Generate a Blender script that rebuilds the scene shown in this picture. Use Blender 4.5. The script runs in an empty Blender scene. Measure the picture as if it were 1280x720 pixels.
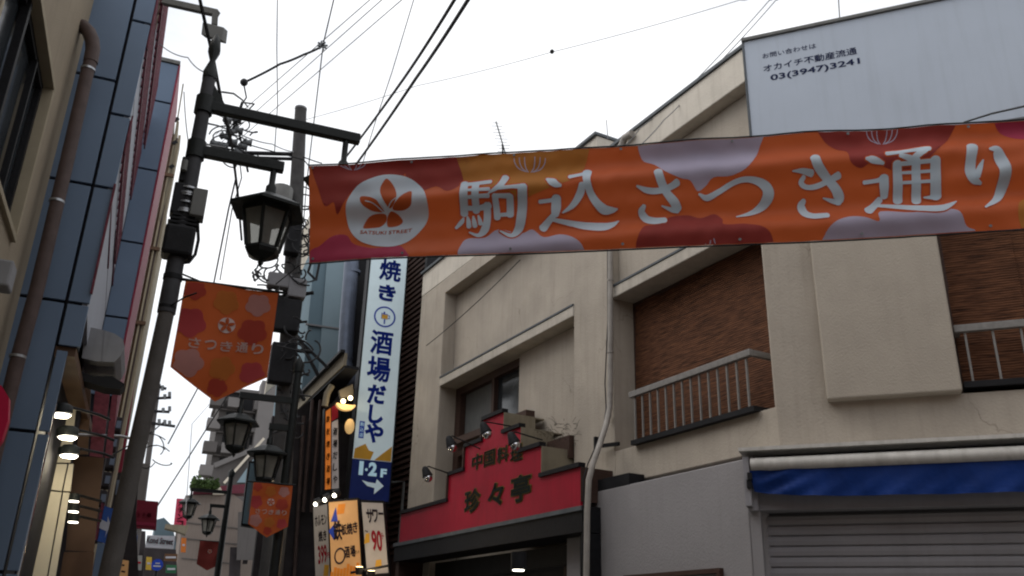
import bpy, bmesh, math, random
from mathutils import Vector as V, Matrix, geometry
random.seed(7)
SC = bpy.context.scene
COL = SC.collection
# ------------------------------------------------------------------ camera
FPX = 1104.55
_p, _r, _y = math.radians(21.8308), math.radians(1.6252), math.radians(21.1028)
def _rz(v):
    c, s = math.cos(_y), math.sin(_y)
    return V((c*v.x+s*v.y, -s*v.x+c*v.y, v.z))
_up = V((0, -math.sin(_p), math.cos(_p))); _ri = V((1, 0, 0))
FW = _rz(V((0, math.cos(_p), math.sin(_p))))
RT = _rz(_ri*math.cos(_r)+_up*math.sin(_r))
UP = _rz(-_ri*math.sin(_r)+_up*math.cos(_r))
EYE = V((0, 0, 1.6))
cd = bpy.data.cameras.new('camera'); cam = bpy.data.objects.new('camera', cd); COL.objects.link(cam)
m3 = Matrix((RT, UP, -FW)).transposed()
cam.matrix_world = Matrix.Translation(EYE) @ m3.to_4x4()
cd.sensor_width = 36.0; cd.lens = FPX/1280*36; cd.clip_start = .05; cd.clip_end = 3000
SC.camera = cam
# ------------------------------------------------------------------ world, sun, exposure
SUN_AZ, SUN_EL = math.radians(-62), math.radians(52)
w = bpy.data.worlds.new('World'); SC.world = w; w.use_nodes = True
nt = w.node_tree; N = nt.nodes; LK = nt.links
bg = N['Background']; bg.inputs['Strength'].default_value = .1
sky = N.new('ShaderNodeTexSky'); sky.sky_type = 'NISHITA'; sky.sun_disc = False
sky.sun_elevation = SUN_EL; sky.sun_rotation = SUN_AZ
tc = N.new('ShaderNodeTexCoord'); mp = N.new('ShaderNodeMapping'); mp.inputs['Scale'].default_value = (1.2, 1.2, 3.2)
mp.inputs['Location'].default_value = (.35, .1, .2)
no = N.new('ShaderNodeTexNoise'); no.inputs['Scale'].default_value = 2.2; no.inputs['Detail'].default_value = 7; no.inputs['Roughness'].default_value = .55
rp = N.new('ShaderNodeValToRGB'); rp.color_ramp.elements[0].position = .30; rp.color_ramp.elements[1].position = .52
rp.color_ramp.elements[0].color = (.62, .62, .62, 1)
no2 = N.new('ShaderNodeTexNoise'); no2.inputs['Scale'].default_value = 1.7; no2.inputs['Detail'].default_value = 4
cl = N.new('ShaderNodeMix'); cl.data_type = 'RGBA'; cl.inputs[6].default_value = (8.7, 8.9, 9.25, 1); cl.inputs[7].default_value = (13.4, 13.5, 13.7, 1)
mx = N.new('ShaderNodeMix'); mx.data_type = 'RGBA'
LK.new(tc.outputs['Generated'], mp.inputs[0]); LK.new(mp.outputs[0], no.inputs[0]); LK.new(mp.outputs[0], no2.inputs[0])
LK.new(no.outputs[0], rp.inputs[0]); LK.new(no2.outputs[0], cl.inputs[0])
LK.new(rp.outputs[0], mx.inputs[0]); LK.new(sky.outputs[0], mx.inputs[6]); LK.new(cl.outputs[2], mx.inputs[7])
LK.new(mx.outputs[2], bg.inputs[0])
sl = bpy.data.lights.new('sun', 'SUN'); sl.energy = 1.3; sl.angle = math.radians(40); sl.color = (1, .96, .9)
so = bpy.data.objects.new('sun', sl); COL.objects.link(so)
sd = V((math.sin(SUN_AZ)*math.cos(SUN_EL), math.cos(SUN_AZ)*math.cos(SUN_EL), math.sin(SUN_EL)))
so.rotation_euler = sd.to_track_quat('Z', 'Y').to_euler(); so.location = (0, 0, 30)
vs = SC.view_settings; vs.view_transform = 'Standard'; vs.look = 'None'; vs.gamma = 1; vs.exposure = .15; vs.use_curve_mapping = False
SC.render.engine = 'CYCLES'
SC.cycles.pixel_filter_type = 'BLACKMAN_HARRIS'; SC.cycles.filter_width = 2.1
SC.cycles.max_bounces = 6
# ------------------------------------------------------------------ helpers: where things stand
def ray(px, py): return FW + RT*((px-640)/FPX) - UP*((py-360)/FPX)
def hitp(px, py, P, n):
    d = ray(px, py); return EYE + d*((V(P)-EYE).dot(n)/d.dot(n))
def aX(px, py, c): return hitp(px, py, (c, 0, 0), V((1, 0, 0)))
def aY(px, py, c): return hitp(px, py, (0, c, 0), V((0, 1, 0)))
def aZ(px, py, c): return hitp(px, py, (0, 0, c), V((0, 0, 1)))
def aD(px, py, h):
    d = ray(px, py); return EYE + d*(h/math.hypot(d.x, d.y))
class Frame:                      # a vertical facade plane: s along it, o out of it (to the street), z up
    def __init__(f, P, az, side):
        a = math.radians(az); f.P = V((P[0], P[1], 0)); f.d = V((math.sin(a), math.cos(a), 0)); f.n = V((f.d.y, -f.d.x, 0))*side
    def at(f, s, o, z): return f.P + f.d*s + f.n*o + V((0, 0, z))
    def px(f, x, y, o=0):
        q = hitp(x, y, f.P+f.n*o, f.n); return (q-f.P).dot(f.d), q.z
FC = Frame((4.97, 6.23), -7.5, -1)            # long facade of the plaster building
FB = Frame((4.97, 6.23), 133.5, 1)            # its corner facade (s grows to the right)
FN = Frame((.53, 4.87), 121.5, 1)             # banner line
FL = Frame((-.735, 7.1), -2.6, 1)             # far left shop fronts
FY = lambda y: Frame((0, y), 90, 1)           # plane square to the street: s = X, o towards the camera
# ------------------------------------------------------------------ helpers: meshes
ROOT = {}
class MB:
    def __init__(m): m.v = []; m.f = []; m.sm = []
    def add(m, vs, fs, sm=False):
        b = len(m.v); m.v += [V(q) for q in vs]; m.f += [tuple(b+i for i in f) for f in fs]; m.sm += [sm]*len(fs); return m
    def hexa(m, c):               # 8 corners, bottom 4 then top 4
        return m.add(c, [(0, 3, 2, 1), (4, 5, 6, 7), (0, 1, 5, 4), (1, 2, 6, 5), (2, 3, 7, 6), (3, 0, 4, 7)])
    def fbox(m, F, s0, s1, o0, o1, z0, z1):
        return m.hexa([F.at(s, o, z) for z in (z0, z1) for s, o in ((s0, o0), (s1, o0), (s1, o1), (s0, o1))])
    def box(m, a, b):
        return m.hexa([(x, y, z) for z in (a[2], b[2]) for x, y in ((a[0], a[1]), (b[0], a[1]), (b[0], b[1]), (a[0], b[1]))])
    def bar(m, a, b, wd, ht, up=V((0, 0, 1))):
        a = V(a); b = V(b); d = (b-a).normalized(); sd = d.cross(up)
        if sd.length < 1e-3: sd = d.cross(V((1, 0, 0)))
        sd.normalize(); u = sd.cross(d); c = []
        for q in (a, b):
            for i, j in ((-1, -1), (1, -1), (1, 1), (-1, 1)): c.append(q+sd*i*wd/2+u*j*ht/2)
        return m.hexa(c)
    def tube(m, pts, r, n=8, r1=None, cap=True):
        pts = [V(q) for q in pts]; k = len(pts); vs = []; prev = None
        for i, q in enumerate(pts):
            t = (pts[min(i+1, k-1)]-pts[max(i-1, 0)]).normalized()
            if prev is None: a = t.cross(V((0, 0, 1))); a = a if a.length > .05 else t.cross(V((1, 0, 0)))
            else: a = prev - t*prev.dot(t)
            a.normalize(); prev = a; b = t.cross(a)
            rr = (r[i] if isinstance(r, (list, tuple)) else (r if r1 is None else r+(r1-r)*i/(k-1)))
            vs += [q+(a*math.cos(2*math.pi*j/n)+b*math.sin(2*math.pi*j/n))*rr for j in range(n)]
        fs = [(i*n+j, i*n+(j+1) % n, (i+1)*n+(j+1) % n, (i+1)*n+j) for i in range(k-1) for j in range(n)]
        m.add(vs, fs, n > 5)
        if cap: m.add(vs[:n], [tuple(range(n-1, -1, -1))]); m.add(vs[-n:], [tuple(range(n))])
        return m
    def prism(m, F, pts, o0, o1):
        n = len(pts); vs = [F.at(s, o0, z) for s, z in pts]+[F.at(s, o1, z) for s, z in pts]
        m.add(vs, [(i, (i+1) % n, n+(i+1) % n, n+i) for i in range(n)])
        tri = geometry.tessellate_polygon([[V((s, z, 0)) for s, z in pts]])
        return m.add(vs, [t for t in tri]+[tuple(n+i for i in t) for t in tri])
    def sphere(m, c, r, n=10, sc=(1, 1, 1)):
        vs = [V(c)+V((0, 0, r*sc[2]))]; k = n//2
        for i in range(1, k):
            for j in range(n):
                a = math.pi*i/k; b = 2*math.pi*j/n
                vs.append(V(c)+V((r*sc[0]*math.sin(a)*math.cos(b), r*sc[1]*math.sin(a)*math.sin(b), r*sc[2]*math.cos(a))))
        vs.append(V(c)-V((0, 0, r*sc[2]))); L = len(vs)-1
        fs = [(0, 1+j, 1+(j+1) % n) for j in range(n)]
        fs += [(1+(i-1)*n+j, 1+i*n+j, 1+i*n+(j+1) % n, 1+(i-1)*n+(j+1) % n) for i in range(1, k-1) for j in range(n)]
        fs += [(L, 1+(k-2)*n+(j+1) % n, 1+(k-2)*n+j) for j in range(n)]
        return m.add(vs, fs, True)
def mesh_of(mb, name, mat, org):
    me = bpy.data.meshes.new(name); me.from_pydata([v-org for v in mb.v], [], mb.f)
    me.polygons.foreach_set('use_smooth', mb.sm); me.materials.append(mat); me.update()
    return me
def fixn(me):
    bm = bmesh.new(); bm.from_mesh(me); bmesh.ops.recalc_face_normals(bm, faces=bm.faces); bm.to_mesh(me); bm.free()
def thing(name, label, cat, loc, group=None):
    o = bpy.data.objects.new(name, None); COL.objects.link(o); o.location = loc; o.empty_display_size = .1
    o['label'] = label; o['category'] = cat
    if group: o['group'] = group
    ROOT[o] = V(loc); return o
def part(parent, name, mb, mat, label=None, kind=None, bevel=0, fix=True):
    org = ROOT[parent]; me = mesh_of(mb, name, mat, org)
    if fix: fixn(me)
    o = bpy.data.objects.new(name, me); COL.objects.link(o); o.parent = parent; ROOT[o] = org
    if label: o['label'] = label
    if kind: o['kind'] = kind
    if bevel:
        b = o.modifiers.new('bevel', 'BEVEL'); b.width = bevel; b.segments = 2; b.limit_method = 'ANGLE'
    return o
def solo(name, mb, mat, label=None, cat=None, group=None, kind=None, bevel=0, fix=True):
    xs = [v.x for v in mb.v]; ys = [v.y for v in mb.v]; zs = [v.z for v in mb.v]
    org = V(((min(xs)+max(xs))/2, (min(ys)+max(ys))/2, min(zs))); me = mesh_of(mb, name, mat, org)
    if fix: fixn(me)
    o = bpy.data.objects.new(name, me); COL.objects.link(o); o.location = org; ROOT[o] = org
    for k, v in (('label', label), ('category', cat), ('group', group), ('kind', kind)):
        if v: o[k] = v
    if bevel:
        b = o.modifiers.new('bevel', 'BEVEL'); b.width = bevel; b.segments = 2; b.limit_method = 'ANGLE'
    return o
def twin(parent, src, name, loc):     # alike piece sharing mesh data
    o = src.copy(); COL.objects.link(o); o.parent = parent; o.location = loc; ROOT[o] = ROOT[parent]; return o
def copy_tree(o, loc, label=None, rz=None):
    r = o.copy(); COL.objects.link(r); r.location = loc; ROOT[r] = V(loc)
    if rz is not None: r.rotation_euler.z = rz
    if label: r['label'] = label
    def rec(a, b):
        for ch in list(a.children):
            c = ch.copy(); COL.objects.link(c); c.parent = b; rec(ch, c)
    rec(o, r); return r
# ------------------------------------------------------------------ helpers: materials
def mat(name, col, rough=.8, metal=0, var=.12, scale=6, bump=0, bscale=60, dirt=0, emit=0, stretch=(1, 1, 1), spec=.18, col2=None, transl=0, ecol=None, crack=0):
    m = bpy.data.materials.new(name); m.use_nodes = True; t = m.node_tree; n = t.nodes; l = t.links
    b = n['Principled BSDF']; b.inputs['Roughness'].default_value = rough; b.inputs['Metallic'].default_value = metal
    b.inputs['Specular IOR Level'].default_value = spec
    c = n.new('ShaderNodeTexCoord'); mpn = n.new('ShaderNodeMapping'); mpn.inputs['Scale'].default_value = stretch
    l.new(c.outputs['Object'], mpn.inputs[0])
    a = n.new('ShaderNodeTexNoise'); a.inputs['Scale'].default_value = scale; a.inputs['Detail'].default_value = 8; a.inputs['Roughness'].default_value = .6
    l.new(mpn.outputs[0], a.inputs[0])
    r = n.new('ShaderNodeMapRange'); r.inputs[1].default_value = .3; r.inputs[2].default_value = .7; l.new(a.outputs[0], r.inputs[0])
    mxn = n.new('ShaderNodeMix'); mxn.data_type = 'RGBA'; l.new(r.outputs[0], mxn.inputs[0])
    k2 = col2 or tuple(min(1, x*(1+var)) for x in col)
    k1 = tuple(x*(1-var) for x in col) if not col2 else col
    mxn.inputs[6].default_value = (*k1, 1); mxn.inputs[7].default_value = (*k2, 1)
    out = mxn.outputs[2]
    if dirt:                       # rain streaks running down the wall
        ms = n.new('ShaderNodeMapping'); ms.inputs['Scale'].default_value = (9, 9, .55); l.new(c.outputs['Object'], ms.inputs[0])
        d = n.new('ShaderNodeTexNoise'); d.inputs['Scale'].default_value = 1.6; d.inputs['Detail'].default_value = 6; l.new(ms.outputs[0], d.inputs[0])
        r2 = n.new('ShaderNodeMapRange'); r2.inputs[1].default_value = .5; r2.inputs[2].default_value = .78; r2.inputs[4].default_value = dirt; l.new(d.outputs[0], r2.inputs[0])
        m2 = n.new('ShaderNodeMix'); m2.data_type = 'RGBA'; l.new(r2.outputs[0], m2.inputs[0]); l.new(out, m2.inputs[6])
        m2.inputs[7].default_value = (col[0]*.45, col[1]*.42, col[2]*.38, 1); out = m2.outputs[2]
    if crack:
        vn = n.new('ShaderNodeTexNoise'); vn.inputs['Scale'].default_value = 4; vn.inputs['Detail'].default_value = 6; l.new(c.outputs['Object'], vn.inputs[0])
        ad = n.new('ShaderNodeMixRGB'); ad.blend_type = 'ADD'; ad.inputs[0].default_value = .35; l.new(c.outputs['Object'], ad.inputs[1]); l.new(vn.outputs[1], ad.inputs[2])
        vo = n.new('ShaderNodeTexVoronoi'); vo.feature = 'DISTANCE_TO_EDGE'; vo.inputs['Scale'].default_value = .75; l.new(ad.outputs[0], vo.inputs[0])
        r3 = n.new('ShaderNodeMapRange'); r3.inputs[1].default_value = .0; r3.inputs[2].default_value = .006; r3.inputs[3].default_value = crack; r3.inputs[4].default_value = 0; l.new(vo.outputs[0], r3.inputs[0])
        mk = n.new('ShaderNodeTexNoise'); mk.inputs['Scale'].default_value = 1.1; l.new(c.outputs['Object'], mk.inputs[0])
        r4 = n.new('ShaderNodeMapRange'); r4.inputs[1].default_value = .5; r4.inputs[2].default_value = .62; l.new(mk.outputs[0], r4.inputs[0])
        mu = n.new('ShaderNodeMath'); mu.operation = 'MULTIPLY'; l.new(r3.outputs[0], mu.inputs[0]); l.new(r4.outputs[0], mu.inputs[1])
        m5 = n.new('ShaderNodeMix'); m5.data_type = 'RGBA'; l.new(mu.outputs[0], m5.inputs[0]); l.new(out, m5.inputs[6]); m5.inputs[7].default_value = (col[0]*.3, col[1]*.28, col[2]*.26, 1); out = m5.outputs[2]
    l.new(out, b.inputs['Base Color'])
    if bump:
        a2 = n.new('ShaderNodeTexNoise'); a2.inputs['Scale'].default_value = bscale; a2.inputs['Detail'].default_value = 5; l.new(mpn.outputs[0], a2.inputs[0])
        bp = n.new('ShaderNodeBump'); bp.inputs['Strength'].default_value = bump; bp.inputs['Distance'].default_value = .01
        l.new(a2.outputs[0], bp.inputs['Height']); l.new(bp.outputs[0], b.inputs['Normal'])
    if emit:
        if ecol: b.inputs['Emission Color'].default_value = (*ecol, 1)
        else: l.new(out, b.inputs['Emission Color'])
        b.inputs['Emission Strength'].default_value = emit
    if transl:
        tr = n.new('ShaderNodeBsdfTranslucent'); l.new(out, tr.inputs[0]); ms = n.new('ShaderNodeMixShader'); ms.inputs[0].default_value = transl
        l.new(b.outputs[0], ms.inputs[1]); l.new(tr.outputs[0], ms.inputs[2]); l.new(ms.outputs[0], n['Material Output'].inputs[0])
    return m
M = {}
def D(k, *a, **kw): M[k] = mat(k, *a, **kw); return M[k]
D('plaster', (.39, .345, .292), .92, var=.12, scale=1.6, bump=.45, bscale=45, dirt=.2, crack=.55)
D('plaster_slab', (.39, .345, .29), .92, var=.07, scale=2, bump=.45, bscale=60, dirt=.08)
D('plaster_up_lit', (.56, .515, .45), .92, var=.10, scale=2.5, bump=.4, bscale=45, dirt=.3)  # paler copy of the plaster: brighter light up high put into the colour
D('ledge', (.46, .42, .365), .9, var=.12, scale=5, bump=.4, dirt=.3)
D('grey_plaster', (.28, .268, .275), .9, var=.07, scale=1.5, bump=.3, bscale=50, dirt=.1)
D('coping', (.10, .11, .12), .6, var=.2)
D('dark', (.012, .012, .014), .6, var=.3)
D('black_metal', (.010, .010, .012), .6, var=.3, scale=20, bump=.15)
D('lamp_black', (.012, .014, .014), .45, var=.3, scale=14, bump=.2, bscale=90)
D('brown_frame', (.06, .035, .028), .6, var=.25, scale=12, stretch=(1, 1, 6))
D('glass_dark', (.03, .035, .04), .12, var=.3, spec=.6)
D('curtain', (.12, .125, .125), .9, var=.25, scale=9, stretch=(8, 8, .6))
D('pipe_cream', (.33, .305, .28), .75, var=.15, scale=8, dirt=.3)
D('pipe_brown', (.085, .06, .055), .55, var=.2, scale=10)
D('pipe_blue', (.14, .165, .22), .4, var=.15, metal=.3)
D('steel', (.35, .36, .38), .35, metal=.8, var=.15)
D('rail', (.21, .20, .19), .5, var=.15, scale=20)
D('cream_wall', (.30, .25, .185), .9, var=.08, scale=2, bump=.5, bscale=70, dirt=.15)
D('cream_trim', (.33, .28, .20), .8, var=.08)
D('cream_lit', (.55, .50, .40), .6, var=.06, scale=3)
D('brown_panel', (.115, .065, .04), .55, var=.15, scale=3)
D('grey_panel', (.135, .185, .265), .42, var=.07, scale=1.2, bump=.08, bscale=8)
D('joint', (.015, .015, .02), .8, var=.2)
D('white_wall', (.36, .38, .43), .8, var=.05, scale=2)
D('maroon', (.13, .03, .045), .55, var=.3, scale=20)
D('red_edge', (.22, .025, .05), .5, var=.2)
D('conc_pole', (.06, .058, .058), .85, var=.2, scale=8, bump=.4, dirt=.2)
D('lamp_pole', (.045, .045, .05), .55, var=.25, scale=9, bump=.15, dirt=.2)
D('box_grey', (.15, .15, .145), .7, var=.12, scale=6, dirt=.3)
D('cable', (.02, .02, .022), .6, var=.1)
D('cable_pale', (.22, .22, .23), .6, var=.1)
D('insul', (.16, .17, .18), .4, var=.2)
D('billboard', (.42, .465, .54), .55, var=.04, scale=1.3, dirt=.12)
D('bill_ink', (.02, .03, .10), .6, var=.1)
D('blue_cloth', (.008, .038, .20), .55, var=.2, scale=4, bump=.5, bscale=14, transl=.25)
D('roller', (.52, .50, .47), .6, var=.12, scale=4, dirt=.4, stretch=(3, 3, 1))
D('shutter', (.27, .262, .28), .55, var=.07, scale=3, dirt=.15)
D('shutter_dark', (.10, .10, .11), .6, var=.07)
D('red_sign', (.33, .007, .026), .5, var=.12, scale=3, dirt=.3, bump=.1)
D('sign_gold', (.26, .18, .05), .5, var=.2)
D('sign_ink', (.012, .02, .015), .5, var=.2)
D('sign_side', (.22, .19, .14), .8, var=.15, scale=4, dirt=.4)
D('louver', (.035, .018, .014), .7, var=.25, scale=9)
D('orange', (.50, .098, .026), .5, var=.06, scale=2, transl=.3)
D('o_maroon', (.30, .042, .035), .62, var=.08, transl=.3)
D('o_pink', (.42, .045, .10), .62, var=.08, transl=.3)
D('o_lav', (.47, .44, .58), .62, var=.05, transl=.3)
D('o_yel', (.48, .19, .035), .62, var=.08, transl=.3)
D('o_white', (.60, .70, .80), .62, var=.04, transl=.3)
D('o_halo', (.55, .10, .03), .62, var=.04, transl=.3)
D('flag_orange', (.46, .095, .025), .65, var=.07, scale=4, transl=.3)
D('f_maroon', (.38, .05, .03), .65, var=.07, transl=.3)
D('f_pink', (.42, .055, .06), .65, var=.07, transl=.3)
D('f_yel', (.48, .15, .03), .65, var=.07, transl=.3)
D('f_lav', (.45, .22, .20), .65, var=.07, transl=.3)
D('f_white', (.62, .54, .54), .65, var=.04, transl=.3)
D('s_white', (.50, .60, .64), .4, var=.03, emit=.22)
D('s_navy', (.016, .04, .27), .5, var=.1, emit=.16)
D('s_yellow', (.62, .33, .04), .5, var=.05)
D('lit_warm', (.60, .33, .14), .6, var=.15, scale=2, emit=.12)
D('lit_white', (.42, .38, .35), .6, var=.1, emit=.05)
D('lit_orange', (.70, .20, .03), .6, var=.1, emit=.28)
D('lit_pale', (.42, .38, .37), .6, var=.1, emit=.12)
D('s_red', (.45, .02, .04), .6, var=.1)
D('s_orange', (.75, .25, .03), .6, var=.1)
D('ink', (.03, .02, .03), .6, var=.1)
D('bulb', (1, .95, .85), .5, emit=6, ecol=(1, .93, .78))
D('bulb_warm', (1, .8, .4), .5, emit=6, ecol=(1, .8, .45))
D('paper_warm', (.8, .5, .2), .7, emit=.45, var=.2)
D('chrome', (.6, .6, .62), .12, metal=1, var=.05)
D('lamp_glass', (.55, .54, .50), .3, var=.3, scale=4, spec=.5, transl=.6)
D('hood_grey', (.24, .24, .25), .75, var=.1, scale=5, dirt=.3)
def _glass():
    t = M['lamp_glass'].node_tree; n = t.nodes; l = t.links; o = n['Material Output']; src = o.inputs[0].links[0].from_socket
    tr = n.new('ShaderNodeBsdfTransparent'); tr.inputs[0].default_value = (.62, .62, .60, 1); ms = n.new('ShaderNodeMixShader'); ms.inputs[0].default_value = .58
    l.new(src, ms.inputs[1]); l.new(tr.outputs[0], ms.inputs[2]); l.new(ms.outputs[0], o.inputs[0])
_glass()
D('pole_grey', (.085, .077, .072), .75, var=.2, scale=8, bump=.3, dirt=.3)
D('s_navy_base', (.008, .018, .11), .5, emit=.08)
D('asphalt', (.05, .05, .052), .9, var=.2, scale=30, bump=.5)
D('paving', (.25, .24, .22), .9, var=.15, scale=10, bump=.3)
D('mansion', (.10, .092, .09), .9, var=.12, scale=.3, dirt=.3)
D('mansion_pale', (.17, .16, .158), .9, var=.12, scale=.3)
D('far_beige', (.20, .165, .145), .9, var=.1, scale=1, dirt=.3)
D('far_cream', (.62, .56, .47), .9, var=.08, scale=1, dirt=.2)
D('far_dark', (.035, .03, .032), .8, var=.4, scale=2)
D('blue_wall', (.12, .175, .21), .8, var=.06, scale=1.2, dirt=.15)
D('blue_wall2', (.21, .28, .32), .8, var=.06, scale=1.2)
D('leaf', (.045, .075, .022), .8, var=.5, scale=5)
D('weed', (.03, .027, .02), .9, var=.3)
D('mortar_grey', (.20, .20, .21), .85, var=.12, scale=2)
def blind_mat():                   # woven bamboo: fine horizontal reeds
    m = mat('bamboo', (.026, .011, .007), .85, var=.35, scale=5.5, stretch=(1, 1, 13), col2=(.17, .072, .036))
    t = m.node_tree; n = t.nodes; l = t.links; b = n['Principled BSDF']
    c = n.new('ShaderNodeTexCoord'); wv = n.new('ShaderNodeTexWave'); wv.bands_direction = 'Z'; wv.inputs['Scale'].default_value = 14; wv.inputs['Distortion'].default_value = .5; wv.inputs['Detail'].default_value = 3
    l.new(c.outputs['Object'], wv.inputs[0]); bp = n.new('ShaderNodeBump'); bp.inputs['Strength'].default_value = .6; bp.inputs['Distance'].default_value = .006
    l.new(wv.outputs[1], bp.inputs['Height']); l.new(bp.outputs[0], b.inputs['Normal']); return m
M['bamboo'] = blind_mat()
# ------------------------------------------------------------------ helpers: lettering
_glyph = {}
def glyphs(body, bold=0):
    k = (body, bold)
    if k in _glyph: return _glyph[k]
    c = bpy.data.curves.new('glyph', 'FONT'); c.body = body; c.size = 1; c.bevel_depth = bold; c.bevel_resolution = 0; c.resolution_u = 3
    o = bpy.data.objects.new('glyph', c); COL.objects.link(o); bpy.context.view_layer.update()
    me = o.to_mesh(); vs = [(v.co.x, v.co.y) for v in me.vertices]; fs = [tuple(p.vertices) for p in me.polygons]; o.to_mesh_clear()
    bpy.data.objects.remove(o); bpy.data.curves.remove(c)
    xs = [v[0] for v in vs]; ys = [v[1] for v in vs]; x0, x1, y0, y1 = min(xs), max(xs), min(ys), max(ys)
    _glyph[k] = ([((x-(x0+x1)/2), (y-(y0+y1)/2)) for x, y in vs], fs, x1-x0, y1-y0); return _glyph[k]
def text(mb, body, O, X, Y, width=None, height=None, bold=0, rise=0):
    vs, fs, wd, ht = glyphs(body, bold)
    sx = width/wd if width else height/ht; sy = height/ht if height else sx
    n = V(X).cross(V(Y)); mb.add([V(O)+V(X)*x*sx+V(Y)*y*sy+n*(rise) for x, y in vs], fs); return mb
ZU = V((0, 0, 1))
def ftext(mb, F, body, s, z, o, width=None, height=None, bold=0, flip=1):
    return text(mb, body, F.at(s, o, z), F.d*flip, ZU, width, height, bold)
def stroke_pts(ctrl, step):
    P = [V(c) for c in ctrl]; P = [P[0]*2-P[1]]+P+[P[-1]*2-P[-2]]; out = []
    for i in range(1, len(P)-2):
        a, b, c, d = P[i-1:i+3]; k = max(2, int((c-b).xy.length/step))
        for j in range(k):
            t = j/k; out.append(.5*((2*b)+(c-a)*t+(2*a-5*b+4*c-d)*t*t+(3*b-a-3*c+d)*t**3))
    out.append(P[-2]); return out
def stroke(ctrl, step, cross=4):    # flat strip with round ends; returns verts (x,y) and faces
    pts = stroke_pts(ctrl, step); L = []
    for i, q in enumerate(pts):
        t = (pts[min(i+1, len(pts)-1)]-pts[max(i-1, 0)]).xy.normalized(); L.append((q.xy, t, max(q.z, .2)/2))
    def cap(q, t, r, sg): return [(q+t*sg*r*.75*math.sin(a), t, r*math.cos(a)) for a in (1.45, 1.1, .7, .35)]
    L = cap(*L[0], -1)+L+cap(*L[-1], 1)[::-1]
    vs = []; fs = []; n = cross+1
    for q, t, r in L:
        nn = V((-t.y, t.x)); vs += [q+nn*r*(2*j/cross-1) for j in range(n)]
    for i in range(len(L)-1):
        for j in range(cross): fs.append((i*n+j, i*n+j+1, (i+1)*n+j+1, (i+1)*n+j))
    return vs, fs
def fill(poly, step):               # polygon filled with small triangles so that it can follow folds
    pts = [V(p[:2]) for p in poly]; n = len(pts); big = []
    for i in range(n):
        a, b = pts[i], pts[(i+1) % n]; k = max(1, int((b-a).length/step)); big += [a+(b-a)*j/k for j in range(k)]
    E = [(i, (i+1) % len(big)) for i in range(len(big))]
    xs = [p.x for p in big]; ys = [p.y for p in big]; ins = []
    x = min(xs)+step/2
    while x < max(xs):
        y = min(ys)+step/2
        while y < max(ys): ins.append(V((x, y))); y += step
        x += step
    r = geometry.delaunay_2d_cdt(big+ins, E, [], 1, 1e-7)
    try: r = geometry.delaunay_2d_cdt(big+ins, [], [list(range(len(big)))], 1, 1e-7)
    except Exception: pass
    return [V(v) for v in r[0]], [tuple(f) for f in r[2]]
def smooth_poly(pts, k=6):
    n = len(pts); P = [V(p) for p in pts]; out = []
    for i in range(n):
        a, b, c, d = P[i-1], P[i], P[(i+1) % n], P[(i+2) % n]
        for j in range(k):
            t = j/k; out.append(.5*((2*b)+(c-a)*t+(2*a-5*b+4*c-d)*t*t+(3*b-a-3*c+d)*t**3))
    return out
def scallop(cx, cy, rx, ry, n=7, amp=.12, ph=0, k=70):
    return [V((cx+rx*(1-amp+amp*abs(math.sin(n*a/2+ph))*1.6)*math.cos(a), cy+ry*(1-amp+amp*abs(math.sin(n*a/2+ph))*1.6)*math.sin(a))) for a in [2*math.pi*i/k for i in range(k)]]
def clip(poly, x0, x1, y0, y1):
    def cut(P, f, g):
        o = []
        for i in range(len(P)):
            a, b = P[i-1], P[i]; fa, fb = f(a), f(b)
            if (fa >= 0) != (fb >= 0): o.append(a+(b-a)*(fa/(fa-fb)))
            if fb >= 0: o.append(b)
        return o
    for f in (lambda p: p.x-x0-(.085*(BZ1-p.y)/(BZ1-BZ0) if x1 > 2 else 0), lambda p: x1-p.x, lambda p: p.y-y0, lambda p: y1-p.y):
        poly = cut(poly, f, None)
        if not poly: return []
    return poly
# ================================================================== SETTING
def ground():
    mb = MB(); mb.add([(-400, -400, 0), (400, -400, 0), (400, 400, 0), (-400, 400, 0)], [(0, 1, 2, 3)])
    solo('ground', mb, M['paving'], kind='structure', fix=False)
    mb = MB(); mb.add([(-.3, -60, .004), (3.2, -60, .004), (1.2, 200, .004), (-3.2, 200, .004)], [(0, 1, 2, 3)])
    solo('road', mb, M['asphalt'], kind='structure', fix=False)
ground()
# ================================================================== PLASTER CORNER BUILDING
pb = thing('plaster_building', 'two storey cream plaster corner building with bamboo blinds behind the orange banner', 'building', FC.at(4, -2, 0))
def P_(name, mat_, *boxes, F=FC, label=None, bevel=0, parent=pb):
    mb = MB()
    for b in boxes: mb.fbox(F, *b)
    return part(parent, name, mb, M[mat_], label, bevel=bevel)
E = 8.42
# core behind the recesses, pillars, upper walls
P_('back_wall', 'plaster', (.2, E, -3.0, -.45, 0, 7.2))
P_('pillar', 'plaster', (.0, .065, -.45, 0, 3.25, 7.0), bevel=.012)
P_('pillar', 'plaster', (2.5, 3.34, -.45, 0, 3.0, 7.38), bevel=.012)
P_('pillar', 'plaster', (7.38, E, -.45, 0, 2.4, 7.38), bevel=.012)
P_('upper_wall', 'plaster', (.065, 2.5, -.45, -.10, 5.56, 6.998), bevel=.01)
P_('upper_wall', 'plaster', (3.34, 7.38, -.45, -.22, 5.60, 7.118), bevel=.01)
P_('lintel', 'ledge', (.067, 2.498, -.449, .012, 5.42, 5.56), bevel=.012)
P_('lintel', 'ledge', (3.342, 7.378, -.449, .012, 5.46, 5.60), bevel=.012)
P_('lintel_shadow_line', 'coping', (.067, 2.498, -.098, .022, 5.561, 5.585))  # dark strip drawn for the shadow gap along the lintel top
P_('lintel_shadow_line', 'coping', (3.342, 7.378, -.218, .022, 5.601, 5.625))
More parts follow.
